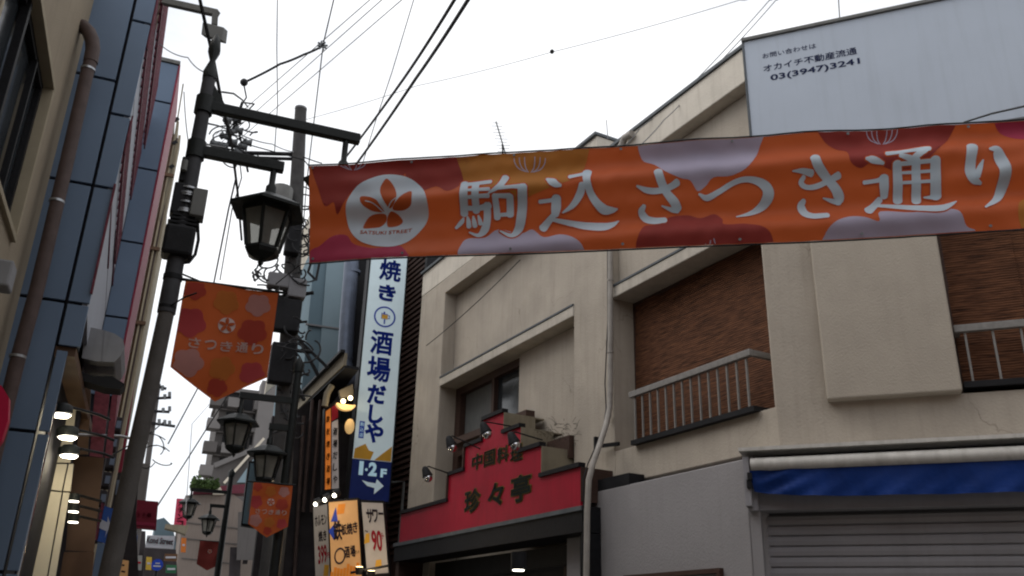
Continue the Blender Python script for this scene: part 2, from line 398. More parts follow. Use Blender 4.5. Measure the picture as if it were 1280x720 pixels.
P_('lower_wall', 'plaster', (3.34, 5.12, -.449, -.22, 2.9, 5.459), bevel=.01)
P_('beam', 'plaster', (3.342, 7.378, -.449, .002, 7.12, 7.38))
P_('parapet', 'plaster_up_lit', (0, 2.498, -.30, .06, 7.0, 7.40), bevel=.012)
P_('parapet', 'plaster_up_lit', (2.78, E, -.85, .004, 7.381, 7.82), bevel=.012)
P_('coping', 'coping', (-.02, 2.49, -.32, .085, 7.401, 7.44))
P_('coping', 'coping', (2.76, E+.02, -.87, .045, 7.821, 7.86))
P_('spandrel', 'plaster', (.02, 2.499, -.44, -.002, 3.235, 3.60), bevel=.006)
P_('ground_wall', 'grey_plaster', (.272, 3.18, -.6, .20, 0, 3.15), label='flat grey rendered wall beside the shutter', bevel=.012)
P_('wall_ledge', 'dark', (1.98, 2.56, .001, .20, 3.151, 3.27))
P_('roof', 'mortar_grey', (.2, E, -4, -.3, 7.2, 7.3))
# bay window 1 with bamboo blind and railing
w1 = P_('window', 'brown_frame', (.066, .12, -.40, -.30, 3.601, 5.42), (2.47, 2.499, -.40, -.30, 3.601, 5.42), (.12, 2.47, -.40, -.30, 3.601, 3.66), (.12, 2.47, -.40, -.30, 5.38, 5.419))
def blind(F, s0, s1, o, z0, z1, parent, n=14, lean=.02):
    mb = MB(); vs = []; fs = []; k = 40
    for i in range(n+1):
        for j in range(k+1):
            s = s0+(s1-s0)*i/n; z = z0+(z1-z0)*j/k
            vs.append(F.at(s, o+.008*math.sin(i*.5)*math.sin(j*.12)-lean*(j/k), z))
    for i in range(n):
        for j in range(k): fs.append((i*(k+1)+j, (i+1)*(k+1)+j, (i+1)*(k+1)+j+1, i*(k+1)+j+1))
    mb.add(vs, fs)
    return part(parent, 'bamboo_blind', mb, M['bamboo'])
blind(FC, .20, 1.62, -.27, 3.66, 5.40, w1); blind(FC, 1.60, 2.465, -.285, 3.66, 5.40, w1)
def railing(F, s0, s1, zt, zb, o, n, parent, ret=.25, rail='rail'):
    mb = MB(); mb.fbox(F, s0, s1, o-.02, o+.03, zt-.035, zt+.03); mb.fbox(F, s0, s0+.05, o-ret, o-.02, zt-.03, zt+.028); 
    r = part(parent, 'railing', mb, M[rail], bevel=.006)
    mb = MB(); mb.fbox(F, s0+.01, s1-.01, o-ret, o+.02, zb-.06, zb-.01)
    part(r, 'bottom_rail', mb, M['dark'])
    src = None
    for i in range(n):
        s = s0+.08+(s1-s0-.16)*i/(n-1); a = F.at(s, o, zb-.01)
        if src is None:
            mb = MB(); mb.fbox(F, s-.0085, s+.0085, o-.0085, o+.0085, zb-.01, zt-.035); src = part(r, 'baluster', mb, M[rail]); a0 = a
        else: twin(r, src, 'baluster', a-a0)
    return r
railing(FC, .24, 2.12, 4.15, 3.655, .05, 14, pb, ret=.34)
# far bay window 2
w2 = P_('window', 'brown_frame', (5.12, 5.2, -.44, -.30, 3.2, 5.458), (7.2, 7.375, -.44, -.30, 3.2, 5.458), (5.2, 7.2, -.44, -.30, 5.34, 5.458), (5.2, 7.2, -.44, -.30, 4.32, 4.40), (6.05, 6.13, -.43, -.31, 4.4, 5.34))
part(w2, 'pane', MB().fbox(FC, 5.22, 6.05, -.40, -.385, 4.4, 5.34), M['glass_dark'])
part(w2, 'pane', MB().fbox(FC, 6.13, 7.18, -.41, -.395, 4.4, 5.34), M['curtain'], 'pane with pale curtain behind it')
P_('window_shelf', 'brown_frame', (4.55, 6.95, -.16, -.02, 4.40, 4.50), label='brown wooden shelf rail under the window')
P_('window_shelf', 'brown_frame', (3.35, 3.86, -.218, .06, 3.66, 3.93), label='rusty brown awning box under the wall')
# corner facade (B)
P_('corner_wall', 'plaster', (-.03, 1.41, -.6, -.003, 3.601, 6.6), F=FB)
P_('corner_wall', 'plaster', (1.41, 4.6, -.6, -.30, 3.601, 6.6), F=FB)
P_('corner_wall', 'plaster', (-.028, 4.6, -.6, -.001, 3.206, 3.60), F=FB)
P_('wall_slab', 'plaster_slab', (.40, 1.45, -.2, .10, 3.60, 6.15), F=FB, bevel=.015)
P_('wall_slab', 'plaster_slab', (3.3, 4.6, -.2, .10, 3.60, 6.15), F=FB, bevel=.015)
P_('corner_wall', 'plaster', (1.451, 3.299, -.55, .0, 5.45, 6.6), F=FB)
w3 = P_('window', 'brown_frame', (1.452, 1.50, -.28, -.16, 3.63, 5.45), (3.2, 3.29, -.28, -.16, 3.63, 5.45), (1.5, 3.2, -.28, -.16, 3.622, 3.68), F=FB)
blind(FB, 1.49, 2.05, -.15, 3.66, 5.43, w3); blind(FB, 2.04, 3.2, -.165, 3.66, 5.43, w3)
railing(FB, 1.465, 3.28, 4.15, 3.70, .02, 9, pb, ret=.15)
P_('parapet', 'plaster_up_lit', (-.03, 4.6, -.3, -.002, 6.6, 7.38), F=FB)
# shop front on the corner: awning, shutter
P_('shop_wall', 'grey_plaster', (-.32, 4.6, -.9, -.30, 0, 3.2), F=FB)
P_('jamb', 'grey_plaster', (-.326, -.24, -.299, .01, 0, 2.70), F=FB)
sh = P_('shutter', 'shutter_dark', (-.24, 3.6, -.26, -.20, 0, 2.70), F=FB, label='closed grey roller shutter')
z = 2.675; src = None; k = 0
while z > 1.2:
    pts = [(-.188, 0), (-.172, -.010), (-.166, -.042), (-.172, -.074), (-.188, -.084)]
    if src is None:
        mb = MB()
        for i in range(len(pts)-1):
            (o0, d0), (o1, d1) = pts[i], pts[i+1]
            mb.add([FB.at(-.24, o0, z+d0), FB.at(3.6, o0, z+d0), FB.at(3.6, o1, z+d1), FB.at(-.24, o1, z+d1)], [(0, 1, 2, 3)])
        src = part(sh, 'slat', mb, M['shutter'], fix=False)
    else: twin(sh, src, 'slat', (0, 0, z-2.675))
    z -= .086
P_('shutter_box', 'shutter', (-.26, 4.6, -.32, .0, 2.701, 3.10), F=FB, label='grey shutter housing above the slats')
part(pb, 'flashing', MB().fbox(FB, -.36, 4.6, -.31, .20, 3.175, 3.205), M['roller'], 'pale sheet metal flashing over the awning')
aw = thing('awning', 'rolled up blue shop awning with cream roller above the grey shutter', 'awning', FB.at(1.5, .1, 2.8))
a, b = FB.at(-.27, .14, 3.065), FB.at(4.6, .14, 3.065)
part(aw, 'roller', MB().tube([a+(b-a)*i/8 for i in range(9)], .056, 16), M['roller'])
mb = MB(); vs = []; fs = []; n = 90
for i in range(n+1):
    for j in range(9):
        t = i/n; s = -.255+(4.7)*t; wv = .018*math.sin(s*9)*(j/8)+.01*math.sin(s*23+j)*(j/8)+.02*math.exp(-((s+.05)*5)**2)*math.sin(j*1.2+s*20)
        vs.append(FB.at(s-(.035*(1-j/8) if i == 0 else 0), .15+wv, 3.012-.225*j/8-.02*math.sin(t*3.1)*(j/8)+.018*math.exp(-s*4)*(j/8)))
for i in range(n):
    for j in range(8): fs.append((i*9+j, (i+1)*9+j, (i+1)*9+j+1, i*9+j+1))
part(aw, 'valance', mb.add(vs, fs, True), M['blue_cloth'])
part(aw, 'end_bracket', MB().fbox(FB, -.335, -.285, .0, .16, 2.72, 3.13), M['shutter'])
part(aw, 'side_plate', MB().fbox(FB, -.325, -.245, .02, .07, 2.69, 3.15), M['shutter'])
part(aw, 'gear', MB().fbox(FB, -.30, -.265, .07, .20, 2.93, 2.99).fbox(FB, -.31, -.27, .161, .19, 2.86, 2.93), M['black_metal'])
# wooden sign frame low on the grey wall
fr = MB(); q0, q1 = FC.px(780, 717, .24)[0], FC.px(900, 713, .24)[0]; zt = FC.px(860, 713, .24)[1]
fr.fbox(FC, q1, q0, .2, .25, zt-.04, zt).fbox(FC, q1, q1+.04, .2, .25, zt-.6, zt-.041).fbox(FC, q0-.04, q0, .2, .25, zt-.6, zt-.041)
solo('notice_board', fr, M['brown_frame'], 'brown wooden notice frame low on the grey wall left of the shutter', 'frame')
# billboard on the roof corner
bb = thing('billboard', 'large pale blue-grey rooftop billboard with phone number at top right', 'billboard', FB.at(1.5, .12, 6.2))
part(bb, 'board', MB().fbox(FB, -.03, 4.8, .05, .14, 6.0, 7.40), M['billboard'], bevel=.006)
part(bb, 'top_trim', MB().fbox(FB, -.05, 4.82, .03, .165, 7.401, 7.435), M['box_grey'])
part(bb, 'side_trim', MB().fbox(FB, -.05, -.031, .045, .15, 6.0, 7.40), M['coping'])
def btext(body, x0, y0, x1, y1, h, bold):
    s0, z0 = FB.px(x0, y0, .143); s1, z1 = FB.px(x1, y1, .143)
    part(bb, 'lettering', ftext(MB(), FB, body, (s0+s1)/2, (z0+z1)/2, .143, width=abs(s1-s0), height=h, bold=bold), M['bill_ink'], fix=False)
btext('お問い合わせは', 953, 69, 1020, 58, .062, .006)
btext('オカイチ不動産流通', 954, 85, 1071, 64, .085, .012)
btext('03(3947)3241', 963, 97, 1075, 78, .088, .02)
solo('lightning_rod', MB().tube([aD(1050, 30, 8.3), aD(1047, -20, 8.3)], .006, 6), M['cable'], 'thin upright rod on the roof above the billboard', 'rod')
# drain pipe on the pillar
dp = thing('drain_pipe', 'beige drain pipe with kink down the plaster pillar beside the red sign', 'pipe', FC.at(2.6, .1, 0))
pts = [(763, 300), (763, 400), (763, 480), (762, 510), (758, 530), (750, 555), (741, 580), (736, 600), (734, 640), (733, 720), (731, 800)]
po_ = lambda y: .06 if y < 515 else (.06+(y-515)/75*.42 if y < 590 else .48)
mb = MB(); mb.tube([hitp(x, y, FC.at(0, po_(y), 0), FC.n) for x, y in pts], .032, 12); part(dp, 'pipe', mb, M['pipe_cream'])
mb = MB(); mb.tube([hitp(x-5+2*math.sin(y*.05), y, FC.at(0, po_(y)+.02, 0), FC.n) for x, y in pts], .007, 6); part(dp, 'cable', mb, M['cable'])
for y in (350, 440, 520):
    q = hitp(763 if y < 500 else 760, y, FC.at(0, .06, 0), FC.n); mb = MB(); mb.tube([q-V((0, 0, .012)), q+V((0, 0, .012))], .038, 12); part(dp, 'clip', mb, M['pipe_cream'])
q = hitp(745, 556, FC.at(0, .12, 0), FC.n)
solo('wall_bracket', MB().box(q-V((.02, .02, .09)), q+V((.02, .02, .09))).bar(q+V((0, 0, -.02)), q+FC.n*-.12+FC.d*-.28+V((0, 0, -.02)), .03, .04), M['black_metal'], 'small black bracket on the plaster wall right of the red sign', 'bracket')
# cable slanting across the far bay
def sagline(a, b, sag, n=14):
    a = V(a); b = V(b); return [a+(b-a)*t-V((0, 0, 4*sag*t*(1-t))) for t in [i/n for i in range(n+1)]]
def wire(pts, r, label, name='cable', m='cable', grp='overhead cables', cat='cable'):
    return solo(name, MB().tube(pts, r, 5), M[m], label, cat, grp)
wire(sagline(hitp(650, 325, FC.at(0, .35, 0), FC.n), hitp(533, 432, FC.at(0, .06, 0), FC.n), .05), .007, 'thin cable slanting across the recessed plaster wall above the red sign', grp=None)
# ================================================================== RED RESTAURANT SIGN
so_ = .42
SG = [(498, 679), (500, 639), (561, 624), (564, 596), (584, 589), (585, 561), (610, 553), (611, 523), (631, 517), (633, 541), (656, 535), (657, 564), (685, 556), (688, 592), (727, 582), (729, 633)]
pp = [FC.px(x, y, so_) for x, y in SG]
z0 = 2.97; zs = {}
S = [7.62, 5.93, 5.44, 4.93, 4.36, 3.90, 3.40, 2.56]
ZT = [3.40, 3.76, 4.08, 4.36, 4.08, 3.76, 3.39]
rs = thing('restaurant_sign', 'red stepped sign board of the Chinese restaurant with green and gold characters', 'sign', FC.at(5, so_, z0))
poly = [(S[0], z0)]
for i, zt in enumerate(ZT): poly += [(S[i], zt), (S[i+1], zt)]
poly.append((S[7], z0))
part(rs, 'red_face', MB().prism(FC, poly, so_-.03, so_), M['red_sign'])
for i, zt in enumerate(ZT):
    part(rs, 'side_panel', MB().fbox(FC, S[i+1]+.01, S[i], -.2 if i > 2 else .0, so_-.031, zt-.02, zt-.001), M['sign_side'])
    part(rs, 'top_trim', MB().fbox(FC, S[i+1]-.01, S[i]+.01, so_-.06, so_+.03, zt+.001, zt+.05), M['black_metal'])
for i in range(1, 8):
    zl = ZT[i] if i < 7 else z0; zh = ZT[i-1]
    if zh > zl: part(rs, 'side_panel', MB().fbox(FC, S[i]-.012, S[i]-.001, -.05, so_-.001, zl+.05, zh), M['sign_side' if i < 7 else 'brown_frame'], 'bare cream side face of a step')
    else: part(rs, 'side_panel', MB().fbox(FC, S[i]+.001, S[i]+.03, so_-.3, so_+.03, zh+.05, zl), M['brown_frame'], 'dark brown side face of a step')
part(rs, 'canopy', MB().fbox(FC, 2.5, 7.75, .0, so_+.02, 2.70, z0-.001), M['black_metal'])
part(rs, 'canopy_lip', MB().fbox(FC, 2.49, 7.76, so_+.021, so_+.04, z0-.05, z0-.002), M['coping'])
def chars(F, o, items, mats, parent, bold=.02, flip=-1, outline=True):
    for body, x, y, wd, ht in items:
        s, z_ = F.px(x, y, o)
        if outline: part(parent, 'character_outline', ftext(MB(), F, body, s, z_, o+.004, wd*1.09, ht*1.07, bold+.035, flip), M[mats[0]], fix=False)
        part(parent, 'character', ftext(MB(), F, body, s, z_, o+.012, wd, ht, bold, flip), M[mats[1]], fix=False)
chars(FC, so_, [('中', 597, 577, .30, .21), ('国', 612.5, 572.5, .30, .20), ('料', 629, 568, .30, .20), ('理', 646, 566, .30, .20)], ('sign_gold', 'sign_ink'), rs, .012)
chars(FC, so_, [('珍', 591, 626, .46, .31), ('々', 620, 618, .42, .29), ('亭', 651.5, 610, .48, .32)], ('sign_gold', 'sign_ink'), rs, .022)
# dark shop front under the sign
sf = thing('restaurant', 'dark shop front with curtains under the red sign', 'shop front', FC.at(5, 0, 0))
part(sf, 'dark_interior', MB().fbox(FC, 2.55, 7.9, -.44, -.10, 0, 2.69), M['dark'])  # near-black box stands in for the unlit interior
part(sf, 'post', MB().fbox(FC, 2.50, 2.60, .0, .4, 0, 2.69), M['black_metal'])
part(sf, 'post', MB().fbox(FC, 7.62, 7.74, .0, .4, 0, 2.96), M['brown_frame'])
D('noren', (.10, .075, .06), .9, var=.3, scale=4)
for s0, s1, zc in ((2.9, 3.45, 2.42), (4.6, 5.5, 2.38), (5.55, 6.3, 2.36), (6.35, 7.1, 2.35)):
    mb = MB(); vs = []; n = 12
    for i in range(n+1): vs += [FC.at(s0+(s1-s0)*i/n, .05+.015*math.sin(i*1.7), zc), FC.at(s0+(s1-s0)*i/n, .05+.03*math.sin(i*1.7+.4), 1.4)]
    mb.add(vs, [(2*i, 2*i+2, 2*i+3, 2*i+1) for i in range(n)]); part(sf, 'curtain', mb, M['noren'])
part(sf, 'curtain_rod', MB().tube([FC.at(2.7, .05, 2.44), FC.at(7.3, .05, 2.40)], .015, 8), M['black_metal'])
def lamp(kind, loc, energy, col=(1, .85, .6), size=.03):
    l = bpy.data.lights.new(kind, 'POINT'); l.energy = energy; l.color = col; l.shadow_soft_size = size
    o = bpy.data.objects.new(kind, l); COL.objects.link(o); o.location = loc; return o
q = aD(648, 712, 8.9)
dl = thing('downlight', 'small round downlight glowing in the doorway under the red sign', 'lamp', q)
part(dl, 'housing', MB().tube([q+V((0, 0, .16)), q], .075, 16), M['black_metal'])
part(dl, 'lens', MB().tube([q-V((0, 0, .012)), q-V((0, 0, .001))], .055, 16), M['bulb'])
# floodlights
q = V((0, 0, 0))
fl = None
def floodlight(px, py, armx, army, label):
    global fl
    h = FC.at(0, .85, 0); A = hitp(px, py, h, FC.n); B = hitp(armx, army, FC.at(0, so_+.0, 0), FC.n)
    t = thing('floodlight', label, 'lamp', A, 'floodlights on the red sign')
    dirn = (V(FC.at(5, .42, 3.1))-A); dirn = (-FC.n*.35-FC.d*.25+V((0, 0, -1))).normalized()
    part(t, 'housing', MB().tube([A-dirn*.09, A-dirn*.06, A+dirn*.0, A+dirn*.05], [.025, .045, .06, .075], 14), M['black_metal'])
    part(t, 'bulb', MB().sphere(A+dirn*.075, .062, 12), M['chrome'])
    part(t, 'arm', MB().tube([A-dirn*.07, A-dirn*.07+FC.n*-.05+V((0, 0, .03)), B], .009, 6), M['black_metal'])
floodlight(563, 553, 600, 561, 'black floodlight with silvery bulb level with the window, second from left')
floodlight(606, 536, 640, 533, 'black floodlight in front of the top step of the red sign')
floodlight(641, 549, 678, 550, 'black floodlight over the last small character of the red sign')
floodlight(533, 591, 562, 592, 'lowest and leftmost black floodlight over the low step of the red sign')
# weeds growing on the sign box
wd = MB()
for i in range(120):
    a = FC.at(random.uniform(3.2, 4.3), random.uniform(-.05, .25), random.uniform(3.78, 4.1)); d = V((random.uniform(-1, 1), random.uniform(-1, 1), random.uniform(-.2, 1.0)))*random.uniform(.05, .15)
    wd.tube([a, a+d*.6, a+d+V((0, 0, -.03))], .003, 4, r1=.0015)
solo('dry_weeds', wd, M['weed'], 'tuft of dry weeds growing on top of the red sign box', 'plant')
# ================================================================== IZAKAYA BUILDING AND NEIGHBOURS BEHIND
iz = thing('izakaya_building', 'dark brown louvred bar building with lit menu signs at its foot', 'building', FC.at(12, -1, 0))
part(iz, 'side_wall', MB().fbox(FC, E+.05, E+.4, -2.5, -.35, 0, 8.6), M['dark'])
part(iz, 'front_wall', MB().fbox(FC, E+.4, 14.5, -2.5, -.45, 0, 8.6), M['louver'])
lv = MB()
zz = 3.0
while zz < 9.4: lv.fbox(FC, E+.42, 11.2, -.45, -.40+.0, zz, zz+.055); zz += .115
part(iz, 'rear_wall', MB().box((3.02, 16.85, 5.0), (4.6, 17.0, 9.6)), M['dark'])
part(iz, 'louvre_slats', lv, M['louver'], kind='stuff')
# dark jamb strip right at the plaster building's edge
part(iz, 'corner_post', MB().fbox(FC, E+.01, E+.10, -.34, -.06, 0, 8.4), M['black_metal'])
q0 = aY(440, 335, 16.6); q1 = aY(442, 462, 16.6)
vp = thing('vent_duct', 'thick blue-grey vent duct beside the tall white sign', 'duct', q1)
pts = [aY(441, 300, 16.6), aY(439, 335, 16.6), aY(434, 400, 16.6), aY(431, 452, 16.6), aY(432, 463, 16.6), aY(440, 474, 16.6), aY(450, 478, 16.6)]
part(vp, 'duct', MB().tube(pts, .15, 16), M['pipe_blue'])
for y in (340, 448): q = aY(441-.09*(y-335)/1, y, 16.6); part(vp, 'collar', MB().tube([q-V((0, 0, .03)), q+V((0, 0, .03))], .165, 16), M['pipe_blue'])
# pale blue gable building behind
def quad(px4, Y, thick, name, matn, label, cat, extra=None):
    F = FY(Y); mb = MB(); mb.prism(F, [F.px(x, y)[0:2] for x, y in px4], 0, -thick)
    return solo(name, mb, M[matn], label, cat)
bw = thing('pale_building', 'pale blue-grey clad building end rising behind the poles', 'building', aY(405, 700, 19))
F = FY(19); part(bw, 'wall', MB().prism(F, [F.px(*q) for q in ((370, 560), (395, 300), (452, 296), (446, 560))], 0, -5), M['blue_wall'])
F = FY(18.96); part(bw, 'wall_panel', MB().prism(F, [F.px(*q) for q in ((397, 480), (410, 310), (434, 308), (424, 470))], 0, -.03), M['blue_wall2'], 'lighter blue wall panel')
part(bw, 'joint', MB().prism(F, [F.px(*q) for q in ((382, 404), (424, 410), (424, 412), (382, 406))], .02, -.03), M['mortar_grey'])
part(bw, 'corner_trim', MB().prism(F, [F.px(*q) for q in ((424, 470), (434, 300), (438, 300), (428, 470))], .05, -.03), M['sign_side'])
F = FY(24); cb = thing('cream_building', 'sunlit cream building edge seen behind the dark utility pole', 'building', aY(370, 700, 24))
part(cb, 'wall', MB().prism(F, [F.px(*q) for q in ((345, 620), (362, 420), (372, 300), (398, 245), (420, 240), (400, 620))], 0, -.4), M['far_cream'])
part(cb, 'window', MB().prism(F, [F.px(*q) for q in ((372, 470), (377, 420), (384, 420), (380, 470))], .04, -.05), M['glass_dark'])
F = FY(22); quad(((331, 492), (336, 462), (352, 430), (362, 425), (356, 470)), 22, .15, 'cream_awning', 'far_cream', 'small cream curved canopy between the flag and the utility pole', 'awning')
# slanted eave over the bar front
ev = thing('eave', 'slanting cream edged canopy over the dark bar front', 'canopy', aD(405, 470, 15))
a, b = aD(374, 503, 18.2), aD(441, 437, 14.2); b.z = a.z = (a.z+b.z)/2
a2, b2 = aZ(374, 506, a.z), aZ(432, 449, a.z)
part(ev, 'fascia', MB().bar(a2, b2, .05, .22), M['sign_side'])
part(ev, 'gutter', MB().bar(a2+V((-.06, 0, .14)), b2+V((-.06, 0, .14)), .08, .05), M['black_metal'])
d_ = V((1, .13, 0))
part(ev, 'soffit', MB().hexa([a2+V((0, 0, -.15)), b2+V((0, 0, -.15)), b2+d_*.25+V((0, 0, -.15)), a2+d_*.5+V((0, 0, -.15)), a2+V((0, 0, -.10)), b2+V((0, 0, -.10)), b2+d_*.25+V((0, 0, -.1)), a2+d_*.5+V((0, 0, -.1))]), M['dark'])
for x0, y0, x1, y1 in ((372, 420, 398, 470), (374, 425, 410, 460), (366, 470, 380, 500)):
    part(ev, 'brace', MB().bar(aD(x0, y0, 15.5), aD(x1, y1, 15.2), .05, .05), M['black_metal'])
# dark lower facades along the right side of the street
ds = thing('dark_shopfront', 'dark shop fronts under the slanting canopy behind the lamp post', 'shop front', (3, 19, 0))
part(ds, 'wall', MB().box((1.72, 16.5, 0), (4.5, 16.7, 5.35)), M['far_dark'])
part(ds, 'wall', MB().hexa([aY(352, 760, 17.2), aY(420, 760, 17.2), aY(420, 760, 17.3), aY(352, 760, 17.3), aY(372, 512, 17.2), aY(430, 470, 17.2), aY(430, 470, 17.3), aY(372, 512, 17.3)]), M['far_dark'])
for x, y0, y1 in ((372, 520, 720), (383, 500, 640), (393, 500, 640), (402, 560, 720)):
    part(ds, 'pipe', MB().tube([aY(x+8, y0, 16.4), aY(x-4, y1, 16.4)], .035, 8), M['pipe_brown'])
# ---- tall white vertical sign
YS = 15.3; F = FY(YS)
vsn = thing('vertical_sign', 'tall white illuminated vertical sign with navy characters and a beer mug', 'sign', (3.38, YS, 3.8))
X0, X1 = 3.03, 3.72; SZ = X1-X0
part(vsn, 'case', MB().box((X0-.03, YS+.005, 3.76), (X1+.03, YS+.28, 8.6)), M['black_metal'])
part(vsn, 'white_face', MB().box((X0, YS-.012, 4.485), (X1, YS+.004, 8.56)), M['s_white'])
part(vsn, 'navy_face', MB().box((X0, YS-.014, 3.80), (X1, YS+.004, 4.48)), M['s_navy_base'], 'navy blue lower face')
for a_, b_ in (((0.02, 0), (.36, .0)), ((.42, 0), (.66, 0))): pass
part(vsn, 'yellow_shape', MB().prism(FY(YS-.016), [(X0+.01, 4.49), (X0+.02, 4.66), (X0+.20, 4.76), (X0+.27, 4.65), (X0+.36, 4.63), (X0+.31, 4.49)], 0, -.002), M['s_yellow'])
part(vsn, 'yellow_shape', MB().prism(FY(YS-.016), [(X0+.38, 4.49), (X0+.52, 4.62), (X0+.68, 4.76), (X0+.68, 4.49)], 0, -.002), M['s_yellow'])
Xd = V((1, 0, 0))
for ch, px_, py_, wd_, ht_ in (('焼', 488, 338, .42, .44), ('き', 484, 366, .33, .33), ('酒', 477, 428, .42, .46), ('場', 473.5, 461.5, .43, .47), ('だ', 471, 493, .34, .36), ('し', 470, 518, .27, .34), ('や', 467.5, 541, .34, .36)):
    q = aY(px_, py_, YS-.02); part(vsn, 'character', text(MB(), ch, q, Xd, ZU, wd_, ht_, .028 if ch in '焼場酒' else .045), M['s_navy'], fix=False)
q = aY(481, 396, YS-.02)
ring = MB(); k = 32
for i in range(k):
    a, b = 2*math.pi*i/k, 2*math.pi*(i+1)/k
    ring.add([q+V((r*math.cos(t), 0, r*math.sin(t))) for t in (a, b) for r in (.175, .205)], [(0, 1, 3, 2)])
part(vsn, 'ring', ring, M['s_navy'], fix=False)
mug = thing  # (mug printed inside the ring)
mb = MB(); mb.box(q+V((-.055, -.004, -.04)), q+V((.055, 0, .04))); part(vsn, 'beer_print', mb, M['s_yellow'])
mb = MB(); mb.box(q+V((-.06, -.006, .045)), q+V((.055, 0, .058))).box(q+V((.06, -.006, -.03)), q+V((.085, 0, -.018))).box(q+V((.085, -.006, -.03)), q+V((.095, 0, .035))).box(q+V((.06, -.006, .025)), q+V((.085, 0, .036))).box(q+V((-.012, -.006, -.14)), q+V((.012, 0, -.045))).box(q+V((-.066, -.006, -.045)), q+V((-.058, 0, .075))).box(q+V((-.03, -.006, .06)), q+V((.0, 0, .095)))
part(vsn, 'mug_print', mb, M['s_navy'])
q = aY(452, 537, YS-.02); part(vsn, 'navy_tag', MB().box(q+V((-.045, -.002, -.15)), q+V((.045, 0, .15))), M['s_navy'])
for i, ch in enumerate('駒込店'): part(vsn, 'small_character', text(MB(), ch, q+V((0, -.008, .095-.095*i)), Xd, ZU, .065, .07, .01), M['s_white'], fix=False)
for ch, px_, py_, wd_, ht_ in (('1', 451.5, 585, .075, .24), ('・', 458, 587, .05, .05), ('2', 466, 586.5, .15, .24), ('F', 479.5, 591.5, .11, .15)):
    q = aY(px_, py_, YS-.02); part(vsn, 'number', text(MB(), ch, q, Xd, ZU, wd_, ht_, .05), M['s_white'], fix=False)
q = aY(466, 608, YS-.02)
ar = [(-.20, .09), (-.10, .0), (.03, -.025), (.03, -.13), (.19, .02), (.06, .13), (.045, .055), (-.09, .065)]
part(vsn, 'arrow', MB().prism(FY(YS-.02), [(q.x+a, q.z+b) for a, b in ar], 0, .003), M['s_white'])
part(vsn, 'bracket', MB().tube([(X1+.03, YS+.15, 4.15), (X1+.30, YS+.2, 4.2), (X1+.30, YS+.2, 2.6)], .03, 8), M['box_grey'])
# ---- lit menu signs
FM = lambda p: Frame((p.x, p.y), 115, 1)
def menusign(c4, h, face, label):           # corners: top left, top right, bottom right, bottom left
    cx = sum(p[0] for p in c4)/4; cy = sum(p[1] for p in c4)/4
    c = aD(cx, cy, h); f = FM(c); Q = [V(f.px(*p)) for p in c4]; m_ = sum(Q, V((0, 0)))/4
    t = thing('menu_sign', label, 'sign', c, 'lit menu signs of the bar')
    part(t, 'frame', MB().prism(f, [tuple(m_+(q-m_)*1.0+(q-m_).normalized()*.035) for q in Q], -.14, -.002), M['black_metal'])
    part(t, 'lit_face', MB().prism(f, [tuple(q) for q in Q], -.001, .004), M[face])
    f.tilt = (Q[0]-Q[3]).normalized(); f.run = (Q[1]-Q[0]).normalized(); return t, f
def mtext(t, f, body, x, y, wpx, hpx, m, bold=.03):
    s, z_ = f.px(x, y, .008); s1, _ = f.px(x+wpx, y, .008); _, z1 = f.px(x, y+hpx, .008)
    part(t, 'lettering', text(MB(), body, f.at(s, .010, z_), f.d*f.run.x+ZU*f.run.y, f.d*f.tilt.x+ZU*f.tilt.y, abs(s1-s), abs(z1-z_), bold), M[m], fix=False)
t, f = menusign(((391.5, 634), (409, 630), (413, 735), (395, 738)), 13.2, 'lit_white', 'narrow lit menu sign reading 399, leftmost of the three under the tall white sign')
for b_, x, y, w_, h_, m_ in (('ホルモン', 401, 650, 15, 14, 'ink'), ('焼き', 403, 670, 10, 14, 'ink'), ('399', 403, 693, 11, 24, 's_red'), ('円', 410.3, 694, 3, 7, 's_red')): mtext(t, f, b_, x, y, w_, h_, m_)
part(t, 'yellow_print', MB().fbox(f, *sorted((f.px(405, 712)[0], f.px(411, 712)[0])), .005, .007, f.px(407, 720)[1], f.px(407, 706)[1]), M['s_yellow'])
t, f = menusign(((411, 628), (446.5, 625), (453, 735), (415, 737)), 12.7, 'lit_warm', 'wide warm lit menu sign with dark brush characters, middle of three')
for b_, x, y, w_, h_, m_ in (('鉄', 422, 663, 11, 26, 'ink'), ('板', 430, 662, 7, 14, 'ink'), ('焼', 437, 661, 7.5, 15, 'ink'), ('き', 444, 659, 6, 14, 'ink'), ('酒', 434, 690, 6.5, 15, 'ink'), ('場', 441, 689, 6.5, 15, 'ink'), ('だしや', 446.5, 690, 5, 4, 'ink')): mtext(t, f, b_, x, y, w_, h_, m_)
pr = MB(); s, z_ = f.px(419, 643); pr.prism(f, [(s-.05, z_-.10), (s, z_+.10), (s+.05, z_-.10)], .006, .008); part(t, 'black_print', pr, M['s_navy'])
pr = MB(); s, z_ = f.px(416, 664); pr.prism(f, [(s-.06, z_-.0), (s+.03, z_+.12), (s+.03, z_-.12)], .006, .008); part(t, 'black_print', pr, M['s_navy'])
pr = MB(); s, z_ = f.px(426, 637); pr.prism(f, [(s-.05, z_-.07), (s-.04, z_+.07), (s+.06, z_+.08), (s+.05, z_-.05)], .006, .008); part(t, 'orange_print', pr, M['s_orange'])
for i in range(9):
    s, z_ = f.px(415+4*i, 716-.9*i); pr = MB().fbox(f, s-.018, s+.018, .006, .008, z_-.1, z_+.07*random.random()); part(t, 'orange_print', pr, M['s_orange'])
s, z_ = f.px(425, 695); ring = MB()
for i in range(20):
    a, b = 2*math.pi*i/20, 2*math.pi*(i+1)/20; ring.add([f.at(s+r*.7*math.cos(u), .010, z_+r*math.sin(u)) for u in (a, b) for r in (.085, .11)], [(0, 1, 3, 2)])
part(t, 'ring', ring, M['ink'], fix=False)
